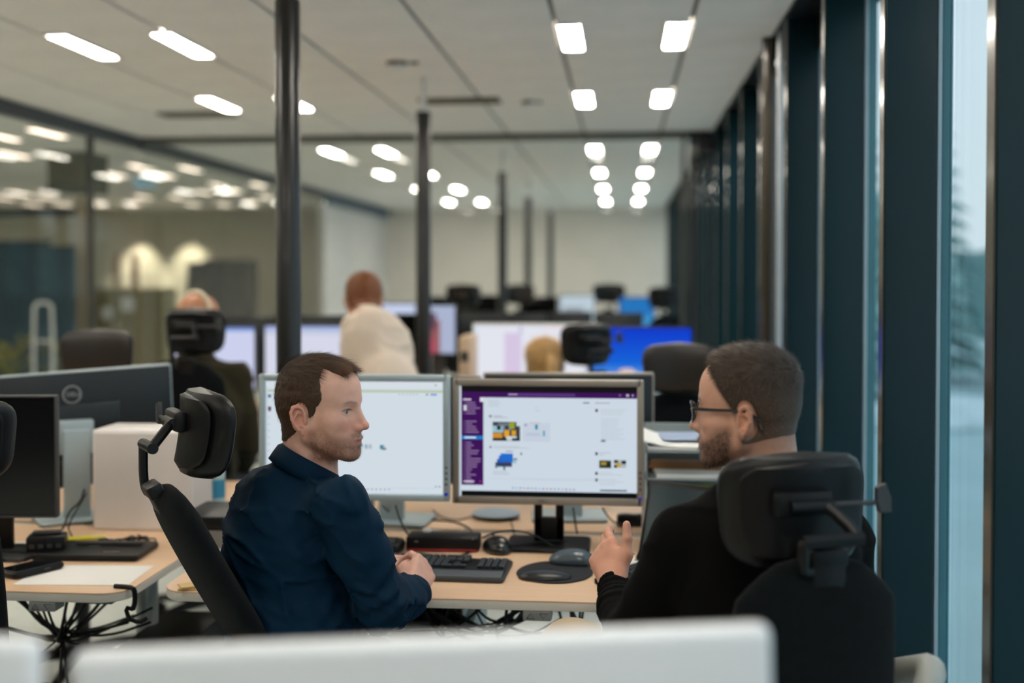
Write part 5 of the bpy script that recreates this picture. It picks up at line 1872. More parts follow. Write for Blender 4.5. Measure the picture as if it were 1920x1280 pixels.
# cream sweater, leaning over a desk
N, C, P = at(690, 592, 5.42), at(708, 662, 5.18), at(742, 800, 4.98)
o, hf, loc = back_person('ginger-haired person in a cream sweater leaning over a desk, back to the camera', at(682, 562, 5.52), -6, 1.0, N, C, P, -14,
    [(at(663, 612, 5.36), at(660, 690, 5.30), at(652, 738, 5.55)), (at(728, 616, 5.34), at(758, 700, 5.5), at(746, 745, 5.74))], (146, 88, 50), (214, 160, 132),
    (mat('cream_wool', (222, 206, 190), rough=.95, bump=.3, bscale=500), mat('dark_trouser_cloth', (40, 40, 44), rough=.9), SHOES),
    [(P - az(76) * .09 - UPV * .06, Vector((P.x - .1, P.y + .06, .52)), Vector((P.x - .1, P.y, .09)), Vector((P.x - .12, P.y + .15, .04))),
     (P + az(76) * .09 - UPV * .06, Vector((P.x + .1, P.y + .06, .52)), Vector((P.x + .1, P.y, .09)), Vector((P.x + .1, P.y + .15, .04)))], pitch=-28, tw=.155, blend=.02)
# blonde person
N, C = at(1022, 735, 5.62), at(1022, 800, 5.6)
P = at(1020, 900, 5.6); P.z = .56
def longhair(q):
    axx, y, z = np.abs(q[:, 0]), q[:, 1], q[:, 2]
    yf = np.interp(z, [-.12, .0, .03, .06, .085, .12], [-.005, .008, .034, .05, .064, .07]).astype(np.float32)
    m_ = sstep(.008, -.008, y - yf) * sstep(-.13, -.10, z)
    return (m_ * (.018 + .01 * sstep(.0, -.08, z)) - .003).astype(np.float32)
o, hf, loc = back_person('blonde person at the white wide screen, only the back of the head showing', at(1021, 684, 5.6), -12, 1.0, N, C, P, -6,
    [(at(962, 770, 5.62), at(950, 860, 5.68), at(985, 880, 5.9)), (at(1080, 770, 5.58), at(1092, 860, 5.65), at(1060, 880, 5.88))], (206, 164, 104), (222, 170, 142),
    (mat('dark_green_knit', (40, 50, 46), rough=.95), mat('dark_denim', (34, 40, 52), rough=.9), SHOES), seated_legs(P, -6), thick=longhair, hl=(.02, .03))
tl = MB()
tl.tube([HW2 for HW2 in [Vector(hf.world(V3(x, y, z)[None])[0]) - loc for x, y, z in ((0, -.108, .045), (.004, -.135, .03), (.006, -.142, -.03), (.006, -.135, -.10), (.004, -.128, -.19), (.0, -.125, -.25))]], [.018, .030, .034, .032, .024, .006], 12, 1)
tl.build('ponytail', mat('blonde_hair', (198, 158, 102), rough=.5, var=.3, vscale=8, stretch=(30, 30, 2)), o)
# ------------------------------------------------------------------ second block of desks and everything beyond
D0, D1, D2, D3 = 5.86, 6.60, 6.64, 7.38
desk(-2.80, -1.245, D0, D1, 'oak desk in front of the headphone wearer')
desk(-1.16, .44, D0, D1, 'oak desk under the white wide screen and the blue screen')
desk(-2.80, -1.245, D2, D3, 'oak desk behind the headphone wearer\'s screens', None, 1)
desk(-1.04, .44, D2, D3, 'oak desk behind the white wide screen', None, 1)
def far_monitor(label, px, ytop, d, w, h, rgbs, frame_m=None, rz=0.0, group=None):
    x, y = xy(px, d)
    zt = at(px, ytop, d).z
    return monitor(label, x, y, zt, w, h, rz, frame_m or M_BLACK, .010, ([(rgbs[0],)] + rgbs[1:]) if rgbs else None, stand_m=M_DKGREY, group=group, thick=.028)
far_monitor('white wide screen with a lilac column, in front of the blonde person', 994, 606, 6.15, .605, .36,
            [(226, 228, 238), (.27, .12, .42, 1, (214, 198, 226), 1), (.40, .0, .43, .14, (200, 196, 222), 1), (.62, .02, .85, .05, (240, 214, 216), 1), (.0, .0, .02, 1, (200, 226, 240), 1)], M_WHITE)
BL = [(24, 74, 206)]
for k in range(14):
    f = k / 13
    c = (int(20 + 8 * f + 170 * max(0, f - .55) / .45), int(62 + 70 * f + 90 * max(0, f - .55) / .45), int(204 + 22 * f))
    BL.append((0, k / 14, 1, (k + 1) / 14 + .001, c, 1))
far_monitor('screen with a blue-to-white desktop picture, near the windows', 1196, 611, 6.15, .575, .36, BL)
far_monitor('bright lavender-white screen right of the nearest black post', 588, 608, 6.2, .545, .35, [(214, 216, 234), (0, .0, 1, .06, (160, 176, 220), 1), (0, .06, 1, .14, (196, 202, 224), 1)])
far_monitor('bright lavender-white screen beside the headphone wearer', 400, 610, 6.1, .46, .34, [(204, 208, 236), (0, .0, 1, .06, (120, 150, 214), 1)])
far_monitor('dark monitor back above the screens of the headphone wearer', 444, 594, 6.95, .44, .36, None, rz=PI, group='dark monitor backs left of the cream sweater')
far_monitor('dark monitor back above the screen right of the nearest black post', 592, 591, 6.95, .50, .36, None, rz=PI, group='dark monitor backs left of the cream sweater')
far_monitor('screen showing a reddish picture, right of the second black post', 818, 570, 7.4, .26, .32, [(170, 180, 206), (.15, .3, .6, 1, (150, 90, 90), 1), (.3, .15, .5, .5, (96, 70, 84), 2), (.2, .7, .45, 1, (190, 80, 110), 2)])
far_monitor('distant white screen left of the second black post', 748, 567, 8.3, .26, .30, [(196, 206, 232)])
far_monitor('dark monitor left of the second black post, under the distant white screen', 770, 588, 7.5, .20, .34, None)
x, y = xy(878, 5.98)
t = thing('computer_tower', 'beige upright computer case left of the white wide screen', 'computer', (x, y, DZ))
zt = at(878, 628, 5.98).z - DZ
MB().box((0, 0, zt / 2), (.058, .30, zt), .008).build('case', mat('beige_case', (206, 178, 148), rough=.6), t)
MB().box((0, -.152, zt * .8), (.040, .006, .05), .002, 1).build('drive_bay', M_DKGREY, t)
# clutter between the cream sweater and the tower
def mug(px, py, d, label, rgb, z=DZ, s=1.0):
    x, y = xy(px, d)
    t = thing('mug', label, 'mug', (x, y, z))
    MB().lathe([(.0, .001), (.036 * s, 0), (.040 * s, .006), (.041 * s, .095 * s), (.038 * s, .095 * s), (.036 * s, .01), (0, .012)], 20, caps=False).build('cup', mat('glaze_%d_%d_%d' % rgb, rgb, rough=.3), t)
    h = MB(); h.tube([(.040 * s, 0, .075 * s), (.066 * s, 0, .072 * s), (.068 * s, 0, .035 * s), (.041 * s, 0, .022 * s)], .006, 8, 1); h.build('handle', mat('glaze_%d_%d_%d' % rgb, rgb, rough=.3), t)
mug(818, 660, 6.08, 'cream mug on the desk right of the second black post', (214, 190, 160))
mug(852, 665, 6.14, 'pale grey mug beside the beige computer case', (196, 192, 184))
x, y = xy(834, 6.22)
planty = thing('potted_plant', 'small dark succulent in a pot beside the cream mug', 'plant', (x, y, DZ))
MB().lathe([(.035, 0), (.045, .07), (.04, .07), (.036, .06)], 16).build('pot', mat('terracotta', (150, 96, 70), rough=.8), planty)
mb = MB()
for k in range(14):
    a = k * 2.4; r = .02 + .002 * k
    mb.tube([(0, 0, .06), (r * math.cos(a), r * math.sin(a), .10), (2.2 * r * math.cos(a), 2.2 * r * math.sin(a), .13)], [.008, .010, .001], 6)
tag(mb.build('leaves', mat('dark_succulent', (40, 54, 40), rough=.6), planty), kind='stuff')
# red and white scarf lying over a chair arm: a small knitted bundle on the desk by the blue screen
x, y = xy(1142, 5.93)
sc = Field(); rs = np.random.RandomState(4)
zz = at(1142, 690, 5.93).z
for k in range(9):
    c = np.array((x + rs.uniform(-.13, .10), y + .02 + rs.uniform(-.02, .02), max(DZ + .04, zz - .08 + rs.uniform(-.16, .05)))); sc.ell(c, (.055, .04, .035), k=.02)
sc.ell((x, y + .02, DZ + .06), (.12, .06, .06), k=.04)
fn, lo, hi = union_fn([sc]); pos, q = skin(lambda p: np.maximum(fn(p), DZ + .001 - p[:, 2]), lo, hi, .012)
st = vnoise(pos, 34)
col = np.where((st > .40)[:, None], V3(*lin((226, 200, 202))), V3(*lin((190, 84, 92))))
so = mesh_np('scarf', pos, q, attr_mat('knitted_scarf', rough=.95), None, col, (x, y, DZ)); so.location = (x, y, DZ)
tag(so, 'crumpled red and white scarf on the desk below the blue screen', 'scarf')
# rows beyond: desks, dark backs, chairs
desk(-1.5, .35, 8.05, 8.8, 'long oak desk just before the glass partition', None, -1)
FAR = [(905, 584, 8.15, .32, 'dark monitor back before the partition, left end of its row'), (985, 586, 8.15, .30, 'dark monitor back before the partition, second in its row'),
       (1070, 584, 8.15, .30, 'dark monitor back before the partition, third in its row'), (1160, 586, 8.15, .34, 'dark monitor back before the partition, right end of its row')]
for px, py, d, w, lb in FAR:
    far_monitor(lb, px, py, d, w, .34, None, rz=PI, group='dark monitor backs before the partition')
desk(-1.9, .40, 10.72, 11.45, 'oak desk row beyond the glass partition, nearer one')
desk(-1.9, .40, 12.6, 13.4, 'oak desk row beyond the glass partition, farther one')
far_monitor('small blue screen beyond the partition, close to the windows', 1194, 556, 11.0, .34, .30, [(40, 120, 196), (.0, .6, 1, 1, (70, 150, 210), 1)])
far_monitor('small white screen beyond the partition, left of the blue one', 1082, 552, 11.0, .34, .30, [(196, 210, 222), (.1, .4, .7, 1, (150, 160, 170), 1)])
for px, py, lb in ((835, 556, 'dark monitor beyond the partition, right of the second post'), (905, 553, 'dark monitor beyond the partition, left of the third post'), (1010, 556, 'dark monitor beyond the partition, right of the fourth post')):
    far_monitor(lb, px, py, 12.8, .42, .36, None, group='dark monitors beyond the partition')
chair_at('dark office chair beyond the partition, beside the window frames', 1250, 596, 9.9, -6, leather=M_CB, head_up=.05)
chair_at('dark office chair beyond the partition, right of the small white screen', 1140, 586, 11.9, 180, head_up=.08, hw=.17)
chair_at('dark office chair beyond the partition, near the third post', 972, 588, 11.9, 176, head_up=.08, hw=.16)
chair_at('dark office chair beyond the partition, beside the second post', 862, 594, 9.9, 12, leather=M_CB, head_up=.06, hw=.16)

# ------------------------------------------------------------------ things on the desk of the two men
M_KEY = mat('dark_key_cap', (46, 51, 56), rough=.4, var=.05)
M_KBASE = mat('keyboard_grey', (74, 77, 80), rough=.5)
kx0, kx1 = -.76, -.300
ky0, ky1 = 3.02, 3.235
t = thing('keyboard', 'wide grey and black keyboard in front of the clasped hands', 'keyboard', ((kx0 + kx1) / 2, (ky0 + ky1) / 2, DZ), R(-1.5))
W_, D_ = kx1 - kx0, ky1 - ky0
MB().prism(rrect(W_, D_, .012), 0, .012, .004).build('keyboard_base', M_DKGREY, t)
MB().box((0, .018, .013), (W_ - .012, D_ - .066, .008), .003).build('key_plate', M_BLACK, t)
MB().box((0, -D_ / 2 + .034, .0135), (W_ - .014, .056, .007), .003, rot=(R(4), 0, 0)).build('palm_rest', M_KBASE, t)
key0 = {}
def key(x, y, w, d=.0155):
    k = round(w, 4)
    if k not in key0:
        o = MB().box((0, 0, 0), (w, d, .008), .0022, 2).build('key', M_KEY, t); key0[k] = o.data
    else:
        o = link('key', key0[k], None, t)
    o.location = (x, y, .021)
P_ = .0190
for r in range(6):
    yy = D_ / 2 - .020 - r * P_ - (.006 if r else 0)
    for c in range(15):
        if r == 5 and 3 < c < 10: continue
        key(-W_ / 2 + .020 + c * P_, yy, .0160)
    if r == 5: key(-W_ / 2 + .020 + 6.5 * P_, yy, .106)
    for c in range(3):
        if r == 3: continue
        if r == 4 and c != 1: continue
        key(W_ / 2 - .020 - 7.35 * P_ + c * P_, yy, .0160)
    for c in range(4):
        if r: key(W_ / 2 - .018 - (3 - c) * P_, yy, .0160)
# mouse pad with gel hump and mouse
mx, my = xy(1041, 3.14)
t = thing('mouse_pad', 'black mouse pad with a gel wrist hump, right of the keyboard', 'mouse pad', (mx, my, DZ))
out = [(.103 * math.cos(a) * (1 - .10 * math.sin(a) * (math.cos(a) < 0)), .118 * math.sin(a) + .004) for a in [2 * PI * k / 36 for k in range(36)]]
MB().prism(out, .0005, .0045, .0015).build('pad', mat('black_rubber_foam', (24, 25, 27), rough=.8), t)
MB().ell((-.022, -.062, .005), (.072, .040, .020), 24, 14).build('wrist_hump', mat('black_gel_lycra', (22, 22, 24), rough=.35), t)
def mouse(label, px, d, rz, rgb, s=1.0, name='computer_mouse', z=DZ):
    x, y = xy(px, d)
    t = thing(name, label, 'mouse', (x, y, z), rz)
    f = Field()
    f.ell((0, -.012, .010), (.034 * s, .052 * s, .030 * s)); f.ell((0, .026, .006), (.030 * s, .036 * s, .022 * s), k=.02)
    fn, lo, hi = union_fn([f])
    pos, q = skin(lambda p: np.maximum(fn(p), .0015 - p[:, 2]), lo, hi, .0035)
    mesh_np('mouse_shell', pos, q, mat('mouse_%d_%d_%d' % rgb, rgb, rough=.28, coat=.2), t)
    MB().cyl((-.004, .040 * s, .026 * s), (.004, .040 * s, .026 * s), .008, seg=12).build('scroll_wheel', M_DKGREY, t)
    MB().prism(rrect(.055 * s, .095 * s, .024 * s), 0, .002).build('glide_pad', M_BLACK, t)
    return t
mouse('grey-black mouse lying on the pad with the gel hump', 1072, 3.23, R(80), (66, 78, 86), 1.05, z=DZ + .0046)
mouse('glossy black mouse standing beside the monitor foot', 932, 3.40, R(20), (18, 20, 22), 1.15)
xw, yw = xy(1217, 3.75)
mouse('small white mouse on the opposite desk beside the paper trays', 1214, 3.76, R(90), (228, 226, 222), .95)
# docking station with the red line
def slab_thing(name, label, cat, px, d, size, m, rz=0.0, z=DZ, part='housing', bev=.006):
    x, y = xy(px, d)
    t = thing(name, label, cat, (x, y, z), rz)
    MB().box((0, 0, size[2] / 2 + .001), size, bev).build(part, m, t)
    return t
t = slab_thing('docking_station', 'black docking station with a red stripe below the empty-page screen', 'dock', 832, 3.42, (.212, .085, .042), M_BLACK)
MB().box((0, -.0425, .0065), (.206, .003, .005), .001, 1).build('red_stripe', mat('red_strip', (160, 30, 44), rough=.4), t)
MB().box((-.075, -.043, .03), (.010, .002, .004), .0005, 1).build('power_button', M_GREYP, t)
t = slab_thing('headset_case', 'black rounded case beside the sleeve of the man in navy', 'case', 700, 3.38, (.17, .11, .034), M_BLACK, bev=.014)
MB().box((0, 0, .0365), (.13, .07, .003), .001, 1).build('lid', M_DKGREY, t)
# oval speakerphone on the desk opposite
x, y = xy(930, 3.86)
t = thing('speakerphone', 'flat oval grey speakerphone under the chat-window screen', 'speakerphone', (x, y, DZ), 0)
MB().lathe([(.060, 0), (.070, .006), (.072, .012)], 32, Matrix.Scale(1.1, 4, (1, 0, 0))).build('speaker_base', M_BLACK, t)
MB().lathe([(.073, .0125), (.074, .017), (.066, .022), (.03, .0235)], 32, Matrix.Scale(1.1, 4, (1, 0, 0))).build('speaker_top', mat('pale_blue_grey_plastic', (150, 166, 180), rough=.4), t)
# laptop in front of the man in black
x, y = xy(1197, 3.20)
t = thing('laptop', 'open black laptop with a dim screen in front of the man in black', 'laptop', (x + .0795, y - .179, DZ), R(-32))
LW, LD = .325, .225
MB().prism(rrect(LW, LD, .01), .001, .017, .003).build('laptop_base', M_BLACK, t)
kb = MB().box((0, .03, .0178), (LW - .03, .105, .002), .0005, 1).build('keyboard_deck', M_DKGREY, t)
lk = None
for r in range(6):
    for c in range(14):
        if lk is None:
            o = MB().box((0, 0, 0), (.0165, .0135, .003), .001, 1).build('key', M_KEY, kb); lk = o.data
        else:
            o = link('key', lk, None, kb)
        o.location = (-LW / 2 + .03 + c * .0203, .03 + .042 - r * .0168, .0200)
MB().box((0, -.065, .0177), (.10, .06, .001), .0004, 1).build('touchpad', M_DKGREY, t)
Ml = Matrix.Translation((0, LD / 2 - .004, .018)) @ Matrix.Rotation(R(-17), 4, 'X')
MB().box((0, 0, .113), (LW, .007, .222), .003).build('screen_lid', M_BLACK, t, M=Ml)
MB().box((0, -.0040, .117), (LW - .022, .001, .190), 0).build('screen', mat('dim_laptop_screen', (42, 60, 66), rough=.15), t, M=Ml)
# letter trays with papers
tx, ty = xy(1300, 3.55)
M_TRAY = mat('clear_grey_tray', (150, 160, 160), rough=.3)
M_PAPER = mat('white_paper', (232, 230, 226), rough=.8, var=.02)
TZ = [at(1290, 946, 3.45).z, at(1290, 894, 3.45).z, at(1290, 843, 3.45).z]
tr0 = thing('letter_tray_tower', 'tower of three open letter trays between the chat-window screen and the man in black', 'tray', (tx, ty, DZ))
TW, TD = .285, .33
for z in TZ:
    f = MB(); zz = z - DZ
    f.box((0, 0, zz), (TW, TD, .004)); f.box((0, TD / 2, zz + .022), (TW, .004, .045)); f.box((-TW / 2, 0, zz + .010), (.004, TD, .024)); f.box((TW / 2, 0, zz + .010), (.004, TD, .024))
    f.build('tray', M_TRAY, tr0)
for sx in (-1, 1):
    for sy in (-1, 1):
        MB().cyl((sx * (TW / 2 + .004), sy * (TD / 2 - .015), 0), (sx * (TW / 2 + .004), sy * (TD / 2 - .015), TZ[2] - DZ + .03), .0045, seg=10).build('tray_post', M_WHITE, tr0)
def paper(label, x, y, z, w, d, rz=0.0, n=1, m=None, curl=0.0, th=.0004, tilt=0.0, group=None, name='paper_sheet', cat='paper'):
    mb = MB()
    nx = 12
    vs = []
    for s in (0, 1):
        for i in range(nx + 1):
            u = i / nx
            for v in (0, 1):
                vs.append((-w / 2 + w * u, -d / 2 + d * v, s * th * n + curl * max(0, .45 - u) ** 2 * 4 + tilt * u * w))
    m2 = (nx + 1) * 2
    fs = []
    for i in range(nx):
        a = i * 2
        fs.append([a, a + 1, a + 3, a + 2]); fs.append([m2 + a, m2 + a + 2, m2 + a + 3, m2 + a + 1])
        fs.append([a, a + 2, m2 + a + 2, m2 + a]); fs.append([a + 1, m2 + a + 1, m2 + a + 3, a + 3])
    fs.append([0, m2, m2 + 1, 1]); fs.append([nx * 2, nx * 2 + 1, m2 + nx * 2 + 1, m2 + nx * 2])
    o = mb.add(vs, fs).build(name, m or M_PAPER, None, 40)
    o.location = (x, y, z); o.rotation_euler = (0, 0, rz)
    return tag(o, label, cat, group)
top = TZ[2] + .004
paper('thick stack of white paper sticking out of the topmost letter tray', tx - .045, ty - .03, top, .30, .25, R(-4), 18)
paper('loose curled printout on top of the stack in the topmost letter tray', tx - .02, ty - .05, top + .008, .29, .21, R(-9), 5, curl=.030)
paper('thin sheaf of paper with a blue cover in the topmost letter tray', tx + .01, ty + .02, top + .0184, .22, .18, R(5), 4, mat('blue_grey_cover', (150, 168, 196), rough=.7))
paper('stack of white paper in the middle letter tray', tx + .01, ty - .03, TZ[1] + .003, .26, .24, R(3), 26)
paper('orange-brown envelope beside the stack in the middle letter tray', tx - .02, ty + .02, TZ[1] + .0138, .22, .16, R(-6), 6, mat('kraft_paper', (186, 130, 80), rough=.8))
paper('stack of white paper in the lowest letter tray', tx + .005, ty - .03, TZ[0] + .003, .27, .25, R(-2), 30)
lf = paper('green and blue printed leaflet on the stack in the lowest letter tray', tx + .02, ty - .05, TZ[0] + .0154, .17, .18, R(6), 30, mat('leaflet_green', (176, 180, 70), rough=.5, var=.5, vscale=9), th=.0006)
# power strip, connector, usb dongle
x, y = xy(1190, 3.72)
t = slab_thing('power_strip', 'black power strip on the desk edge left of the laptop lid', 'power strip', 1190, 3.74, (.11, .05, .034), M_BLACK)
for k in range(2):
    MB().cyl((-.025 + .05 * k, 0, .0345), (-.025 + .05 * k, 0, .037), .018, seg=16).build('socket', M_DKGREY, t)
t = slab_thing('cable_plug', 'small white plug on top of the docking station', 'plug', 800, 3.44, (.026, .018, .012), M_WHITE, z=DZ + .043)
MB().cyl((.013, 0, .007), (.030, 0, .007), .003, seg=8).build('plug_tip', M_STEEL, t)
t = thing('usb_adapter', 'black and silver usb adapter standing behind the raised hand', 'adapter', xy(1198, 3.28) + (DZ,), R(-20))
Mu_ = Matrix.Translation((0, 0, .004)) @ Matrix.Rotation(R(24), 4, 'Y')
MB().box((0, 0, .025), (.016, .010, .05), .002).build('adapter_body', M_BLACK, t, M=Mu_)
MB().box((0, 0, .058), (.012, .006, .018), .001, 1).build('metal_plug', M_STEEL, t, M=Mu_)
MB().box((0, 0, .0015), (.02, .016, .003), .001, 1).build('clip_foot', M_BLACK, t)
paper('small white note on the desk behind the raised hand', *(onz(1200, 1052, DZ).to_tuple()[:2]), DZ + .0005, .09, .07, R(10))

# ------------------------------------------------------------------ left desk
p = onz(160, 1078, DZ)
paper('blank white sheet of paper under the phone on the neighbouring desk', p.x + .0, p.y, DZ + .0006, .300, .205, R(4))
p = onz(60, 1073, DZ)
t = thing('mobile_phone', 'thick black mobile phone lying on the white sheet', 'phone', (p.x, p.y, DZ + .0012), R(-28))
MB().prism(rrect(.078, .155, .014), 0, .020, .006).build('phone_case', M_BLACK, t)
MB().prism(rrect(.066, .140, .008), .0201, .0212).build('phone_glass', mat('phone_glass', (14, 15, 18), rough=.08), t)
MB().box((.039, .02, .011), (.002, .02, .004), .0006, 1).build('side_button', M_DKGREY, t)
p = onz(182, 1038, DZ)
t = thing('docking_tray', 'flat black laptop docking tray behind the white sheet', 'dock', (p.x, p.y, DZ), R(3))
MB().prism(rrect(.300, .185, .012), .001, .018, .004).build('tray_base', M_BLACK, t)
MB().box((.02, .040, .022), (.19, .018, .010), .003).build('connector_bar', M_DKGREY, t)
MB().box((-.01, .008, .0190), (.028, .018, .003), .001, 1).build('latch', M_DKGREY, t)
lt = MB().box((.062, -.052, .0183), (.055, .014, .0006), 0).build('label_strip', M_BLACK, t)
text('logo', 'ThinkPad', .0125, M_LOGO, lt, Matrix.Translation((.062, -.052, .0188)) @ Matrix.Rotation(R(8), 4, 'Z'), .0003)
t = slab_thing('docking_box', 'black docking box with ports, left of the flat docking tray', 'dock', 84, 3.36, (.105, .070, .056), M_BLACK, rz=R(18), bev=.008)
for k in range(4):
    MB().box((-.036 + .024 * k, -.0375, .03), (.014, .003, .012), .0008, 1).build('port', M_DKGREY, t)
MB().box((0, .004, .0635), (.08, .04, .003), .001, 1).build('top_recess', M_DKGREY, t)
p = onz(160, 1013, DZ)
t = thing('highlighter_pen', 'yellow highlighter pen lying behind the docking tray', 'pen', (p.x, p.y, DZ), R(24))
MB().cyl((-.055, 0, .0075), (.02, 0, .0075), .0072, seg=12, bev=.002).build('barrel', mat('highlighter_yellow', (206, 204, 50), rough=.4), t)
MB().cyl((.02, 0, .0075), (.058, 0, .0075), .0075, seg=12, bev=.002).build('cap', mat('highlighter_cap', (220, 210, 120), rough=.4), t)
slabp = slab_thing('dark_folder', 'dark grey folder at the left frame edge of the neighbouring desk', 'folder', 2, 3.33, (.20, .12, .012), M_DKGREY, rz=R(-10), bev=.003)
MB().box((0, -.0, .0145), (.16, .004, .003), .001, 1).build('elastic_band', M_BLACK, slabp)
p = onz(20, 1024, DZ)
paper('white sheet at the left frame edge, in front of the docking box', p.x - .02, p.y, DZ + .0006, .12, .10, R(8))
# hook clamp on the desk corner
p = onz(238, 1108, DZ)
t = thing('headset_hook', 'black clamp-on headset hook at the rounded corner of the neighbouring desk', 'hook', (p.x, p.y + .02, DZ), R(-10))
f = MB(); f.tube([(-.045, 0, .004), (.0, 0, .005), (.015, -.004, .002), (.017, -.004, -.03), (.010, -.004, -.05)], .0065, 8, 1)
f.build('clamp', M_BLACK, t)
f = MB(); f.tube([(.010, -.004, -.05), (-.012, -.004, -.046), (.0, -.006, -.075), (.03, -.006, -.082), (.05, -.006, -.070)], .0055, 8, 1)
f.build('hook', M_BLACK, t)
# ------------------------------------------------------------------ opposite desk, left part
zb = at(268, 806, 3.68).z - DZ
a, b = at(171, 900, 3.68), at(366, 900, 3.68)
t = thing('storage_box', 'white cube-shaped box on the desk behind the leaning chair', 'box', ((a.x + b.x) / 2, a.y + .10, DZ), 0)
wb = b.x - a.x
MB().box((0, 0, zb / 2), (wb, .18, zb), .004).build('carcass', mat('white_melamine', (236, 231, 228), rough=.5, var=.02), t)
MB().box((0, -.0912, zb / 2), (wb - .014, .006, zb - .014), .002, 1).build('front_panel', mat('white_melamine_front', (230, 224, 221), rough=.5, var=.02), t)
x, y = xy(401, 3.86)
t = thing('water_bottle', 'clear water bottle with a blue label behind the white cube-shaped box', 'bottle', (x, y, DZ))
MB().lathe([(.030, 0), (.033, .01), (.033, .15), (.026, .18), (.013, .205), (.013, .215)], 20).build('bottle_body', mat('pale_bottle_plastic', (188, 214, 220), rough=.15), t)
MB().lathe([(.0336, .07), (.0336, .13)], 20, caps=False).build('bottle_label', mat('bottle_label_blue', (60, 150, 190), rough=.5), t)
MB().lathe([(.0145, .212), (.0145, .232)], 16).build('bottle_cap', mat('bottle_cap_blue', (50, 130, 180), rough=.5), t)
x, y = xy(398, 3.52)
t = thing('printer_tray_stack', 'low grey scanner with a black lid between chair and navy shirt', 'scanner', (x + .03, 3.44, DZ))
MB().box((0, 0, .028), (.20, .24, .054), .006).build('scanner_body', mat('warm_grey_plastic', (116, 110, 104), rough=.5), t)
MB().box((0, 0, .076), (.21, .24, .040), .010).build('scanner_lid', M_BLACK, t)
MB().box((.06, -.1205, .03), (.04, .002, .006), .0006, 1).build('badge', M_LOGO, t)
p = onz(412, 1040, DZ)
paper('printed sheet poking out behind the navy shirt', p.x + .03, p.y + .02, DZ + .0006, .16, .12, R(-6))
p = onz(332, 1106, DZ)
for k in range(3):
    paper('beige card in the little pile at the desk corner, %s' % ('bottom', 'middle', 'top')[k], p.x + .03, p.y + .02, DZ + .0005 + .0034 * k, .06, .045, R(10 + 12 * k), 8, mat('beige_card', (206, 176, 120), rough=.8), group='beige cards at the desk corner', name='note_card', cat='card')
# ------------------------------------------------------------------ cables on the desks
def cable(label, pts, r=.0028, sm=2, group='black cables on the desks', m=None, name='cable'):
    mb = MB(); mb.tube(pts, r, 7, sm)
    o = mb.build(name, m or M_RUB, None, 60)
    return tag(o, label, 'cable', group)
def dz(px, py, h=.004):
    p = onz(px, py, DZ + h); return (p.x, p.y, DZ + h)
def dd(px, py, d):
    return tuple(at(px, py, d))
cable('black cable looping behind the clasped hands up to the dock', [dz(765, 1046), dz(760, 1038), dz(790, 1036), dz(835, 1048), dz(870, 1040), dz(880, 1034)])
cable('black cable hanging from the empty-page screen to the desk', [dd(742, 948, 3.46), dd(750, 975, 3.55), dz(765, 1002, .01), dz(772, 1010)])
cable('long black cable curving across the opposite desk to the dock', [dd(718, 948, 3.5), dz(730, 962), dz(790, 974), dz(850, 976), dz(880, 988), dz(888, 1002, .02), dz(886, 1012, .045)])
cable('thin black cable loop behind the dock with the red stripe', [dz(812, 1002, .004), dz(830, 997), dz(865, 998), dz(880, 1004, .02)])
cable('black cable arching from the standing mouse to the monitor foot', [dz(905, 1008, .02), dd(930, 996, 3.44), dd(975, 994, 3.42), dd(1010, 1006, 3.40), dz(1030, 1022, .012), dz(1075, 1032)])
cable('black cable tangled over the monitor foot', [dz(960, 1022, .014), dz(1000, 1016, .016), dz(1050, 1012, .014), dz(1095, 1022, .006), dz(1105, 1036)])
cable('black cable running from the monitor foot to the mouse pad', [dz(1010, 1030, .014), dz(1060, 1040, .006), dz(1100, 1046)])
cable('thin black cable hanging behind the monitor neck', [dd(1075, 952, 3.5), dd(1078, 975, 3.55), dz(1082, 1000, .01)])
cable('thin black cable below the right corner of the chat-window screen', [dd(1130, 952, 3.6), dd(1138, 966, 3.7), dz(1152, 980, .006), dz(1168, 982, .02)])
cable('black cable from the power strip to the laptop lid', [dz(1195, 972, .03), dz(1215, 962, .03), dz(1232, 960, .03)])
cable('thin cable from the oval speakerphone', [dz(955, 966), dz(960, 985), dz(966, 1004), dz(962, 1012)], .002)
cable('thin cable crossing behind the silver monitor foot', [dz(812, 956), dz(826, 970), dz(860, 976), dz(888, 966)], .002)
cable('black cable hanging from the silver monitor neck at left', [dd(158, 918, 3.78), dd(152, 940, 3.72), dd(128, 960, 3.5), dz(122, 985, .02), dz(110, 1000, .05)], .0036)
cable('thin second cable from the silver monitor neck at left', [dd(162, 925, 3.78), dd(140, 962, 3.6), dz(126, 988, .01), dz(135, 1004)])
cable('thin cable from the usb adapter', [dz(1190, 1038, .004), dz(1175, 1036), dz(1160, 1040)], .002)
rs = random.Random(21)
mb = MB()
for k in range(11):
    x0_, y0_ = rs.uniform(190, 285), rs.uniform(1004, 1020)
    pts = [dz(x0_, y0_)]
    for j in range(4):
        pts.append(dz(min(292, max(180, x0_ + rs.uniform(-22, 28))), min(1022, max(1000, y0_ + rs.uniform(-10, 8))), rs.uniform(.004, .018)))
    mb.tube(pts, .0026, 6, 2)
tag(mb.build('cable_tangle', M_RUB), 'tangle of thin black cables behind the flat docking tray', 'cables', kind='stuff')
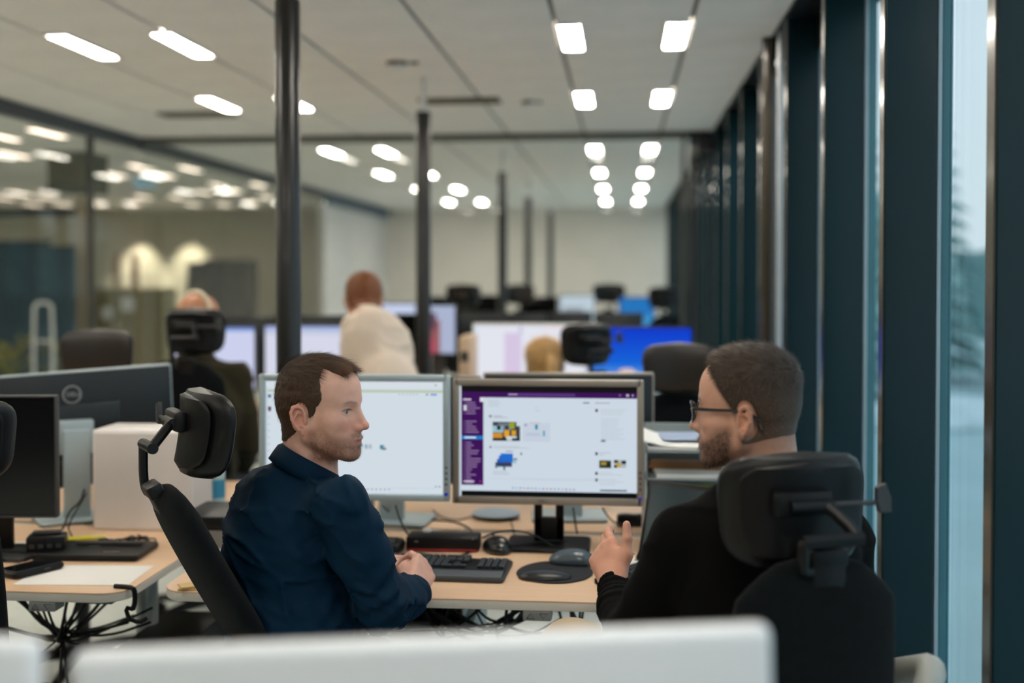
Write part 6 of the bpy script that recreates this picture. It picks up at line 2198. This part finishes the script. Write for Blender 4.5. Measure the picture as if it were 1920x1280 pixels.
# hanging cables below the desks
def hang(label, px, py, seed, n, spread, ztop, zbot, d):
    rs = random.Random(seed)
    c = at(px, py, d)
    mb = MB()
    for k in range(n):
        a = rs.uniform(0, 2 * PI); b = a + rs.uniform(1.5, 4.5)
        p0 = c + Vector((math.cos(a) * spread * rs.uniform(.4, 1), math.sin(a) * .12, ztop - c.z + rs.uniform(-.02, 0)))
        p1 = c + Vector((rs.uniform(-.02, .02), rs.uniform(-.02, .02), rs.uniform(-.02, .02)))
        p2 = c + Vector((math.cos(b) * spread * rs.uniform(.5, 1.3), math.sin(b) * .12, (ztop - c.z) * rs.uniform(-.5, .55)))
        s = Vector((0, 0, -.05 * rs.random()))
        mb.tube([p0, p0 * .5 + p1 * .5 + s, p1, p1 * .5 + p2 * .5 + s * .5, p2], rs.uniform(.0028, .0045), 6, 2)
    for k in range(2):
        mb.tube([c, c + Vector((rs.uniform(-.03, .03), 0, -.2)), (c.x + rs.uniform(-.06, .06), c.y, zbot)], .004, 6, 2)
    tag(mb.build('cable_bundle', M_RUB), label, 'cables', 'bundles of cables hanging under the desks', 'stuff')
hang('bundle of black cables hanging under the neighbouring desk', 118, 1195, 3, 15, .24, DZ - .03, .01, 3.22)
hang('bundle of black cables hanging under the desk of the two men', 935, 1180, 5, 12, .28, DZ - .03, .01, 3.22)
hang('bundle of black cables under the desk, close to the elbow of the man in navy', 830, 1175, 9, 9, .14, DZ - .03, .01, 3.30)
hang('bundle of black cables under the control panel beside the raised hand', 1085, 1200, 12, 8, .09, DZ - .03, .01, 3.2)
# under the desks
x, y = xy(290, 3.15)
t = thing('computer_tower', 'black computer tower standing under the neighbouring desk', 'computer', (x, y + .1, 0))
MB().box((0, 0, .27), (.18, .40, .54), .008).build('case', M_BLACK, t)
MB().box((0, -.202, .40), (.15, .006, .22), .002, 1).build('front_panel', M_DKGREY, t)
x, y = xy(806, 3.50)
t = thing('drawer_pedestal', 'white drawer pedestal under the desk behind the clasped hands', 'cabinet', (x, y, 0))
MB().box((0, 0, .28), (.30, .40, .52), .006).build('carcass', M_WHITE, t)
for k in range(3):
    dr = MB().box((0, -.204, .105 + .17 * k), (.285, .012, .155), .003).build('drawer', M_WHITE, t)
    MB().box((0, -.213, .15 + .17 * k), (.10, .010, .008), .002, 1).build('handle', M_STEEL, dr)
for k in range(4):
    MB().cyl((.11 * (1 if k % 2 else -1), .15 * (1 if k > 1 else -1), 0), (.11 * (1 if k % 2 else -1), .15 * (1 if k > 1 else -1), .021), .02, seg=10).build('caster', M_BLACK, t)
t = thing('red_binder', 'dark red binder lying on the white drawer pedestal', 'binder', (x, y - .02, .5405))
MB().box((0, 0, .024), (.24, .30, .046), .003).build('cover', mat('dark_red_cover', (92, 30, 38), rough=.6), t)
MB().box((.004, -.002, .024), (.236, .296, .036), .001, 1).build('pages', M_PAPER, t)
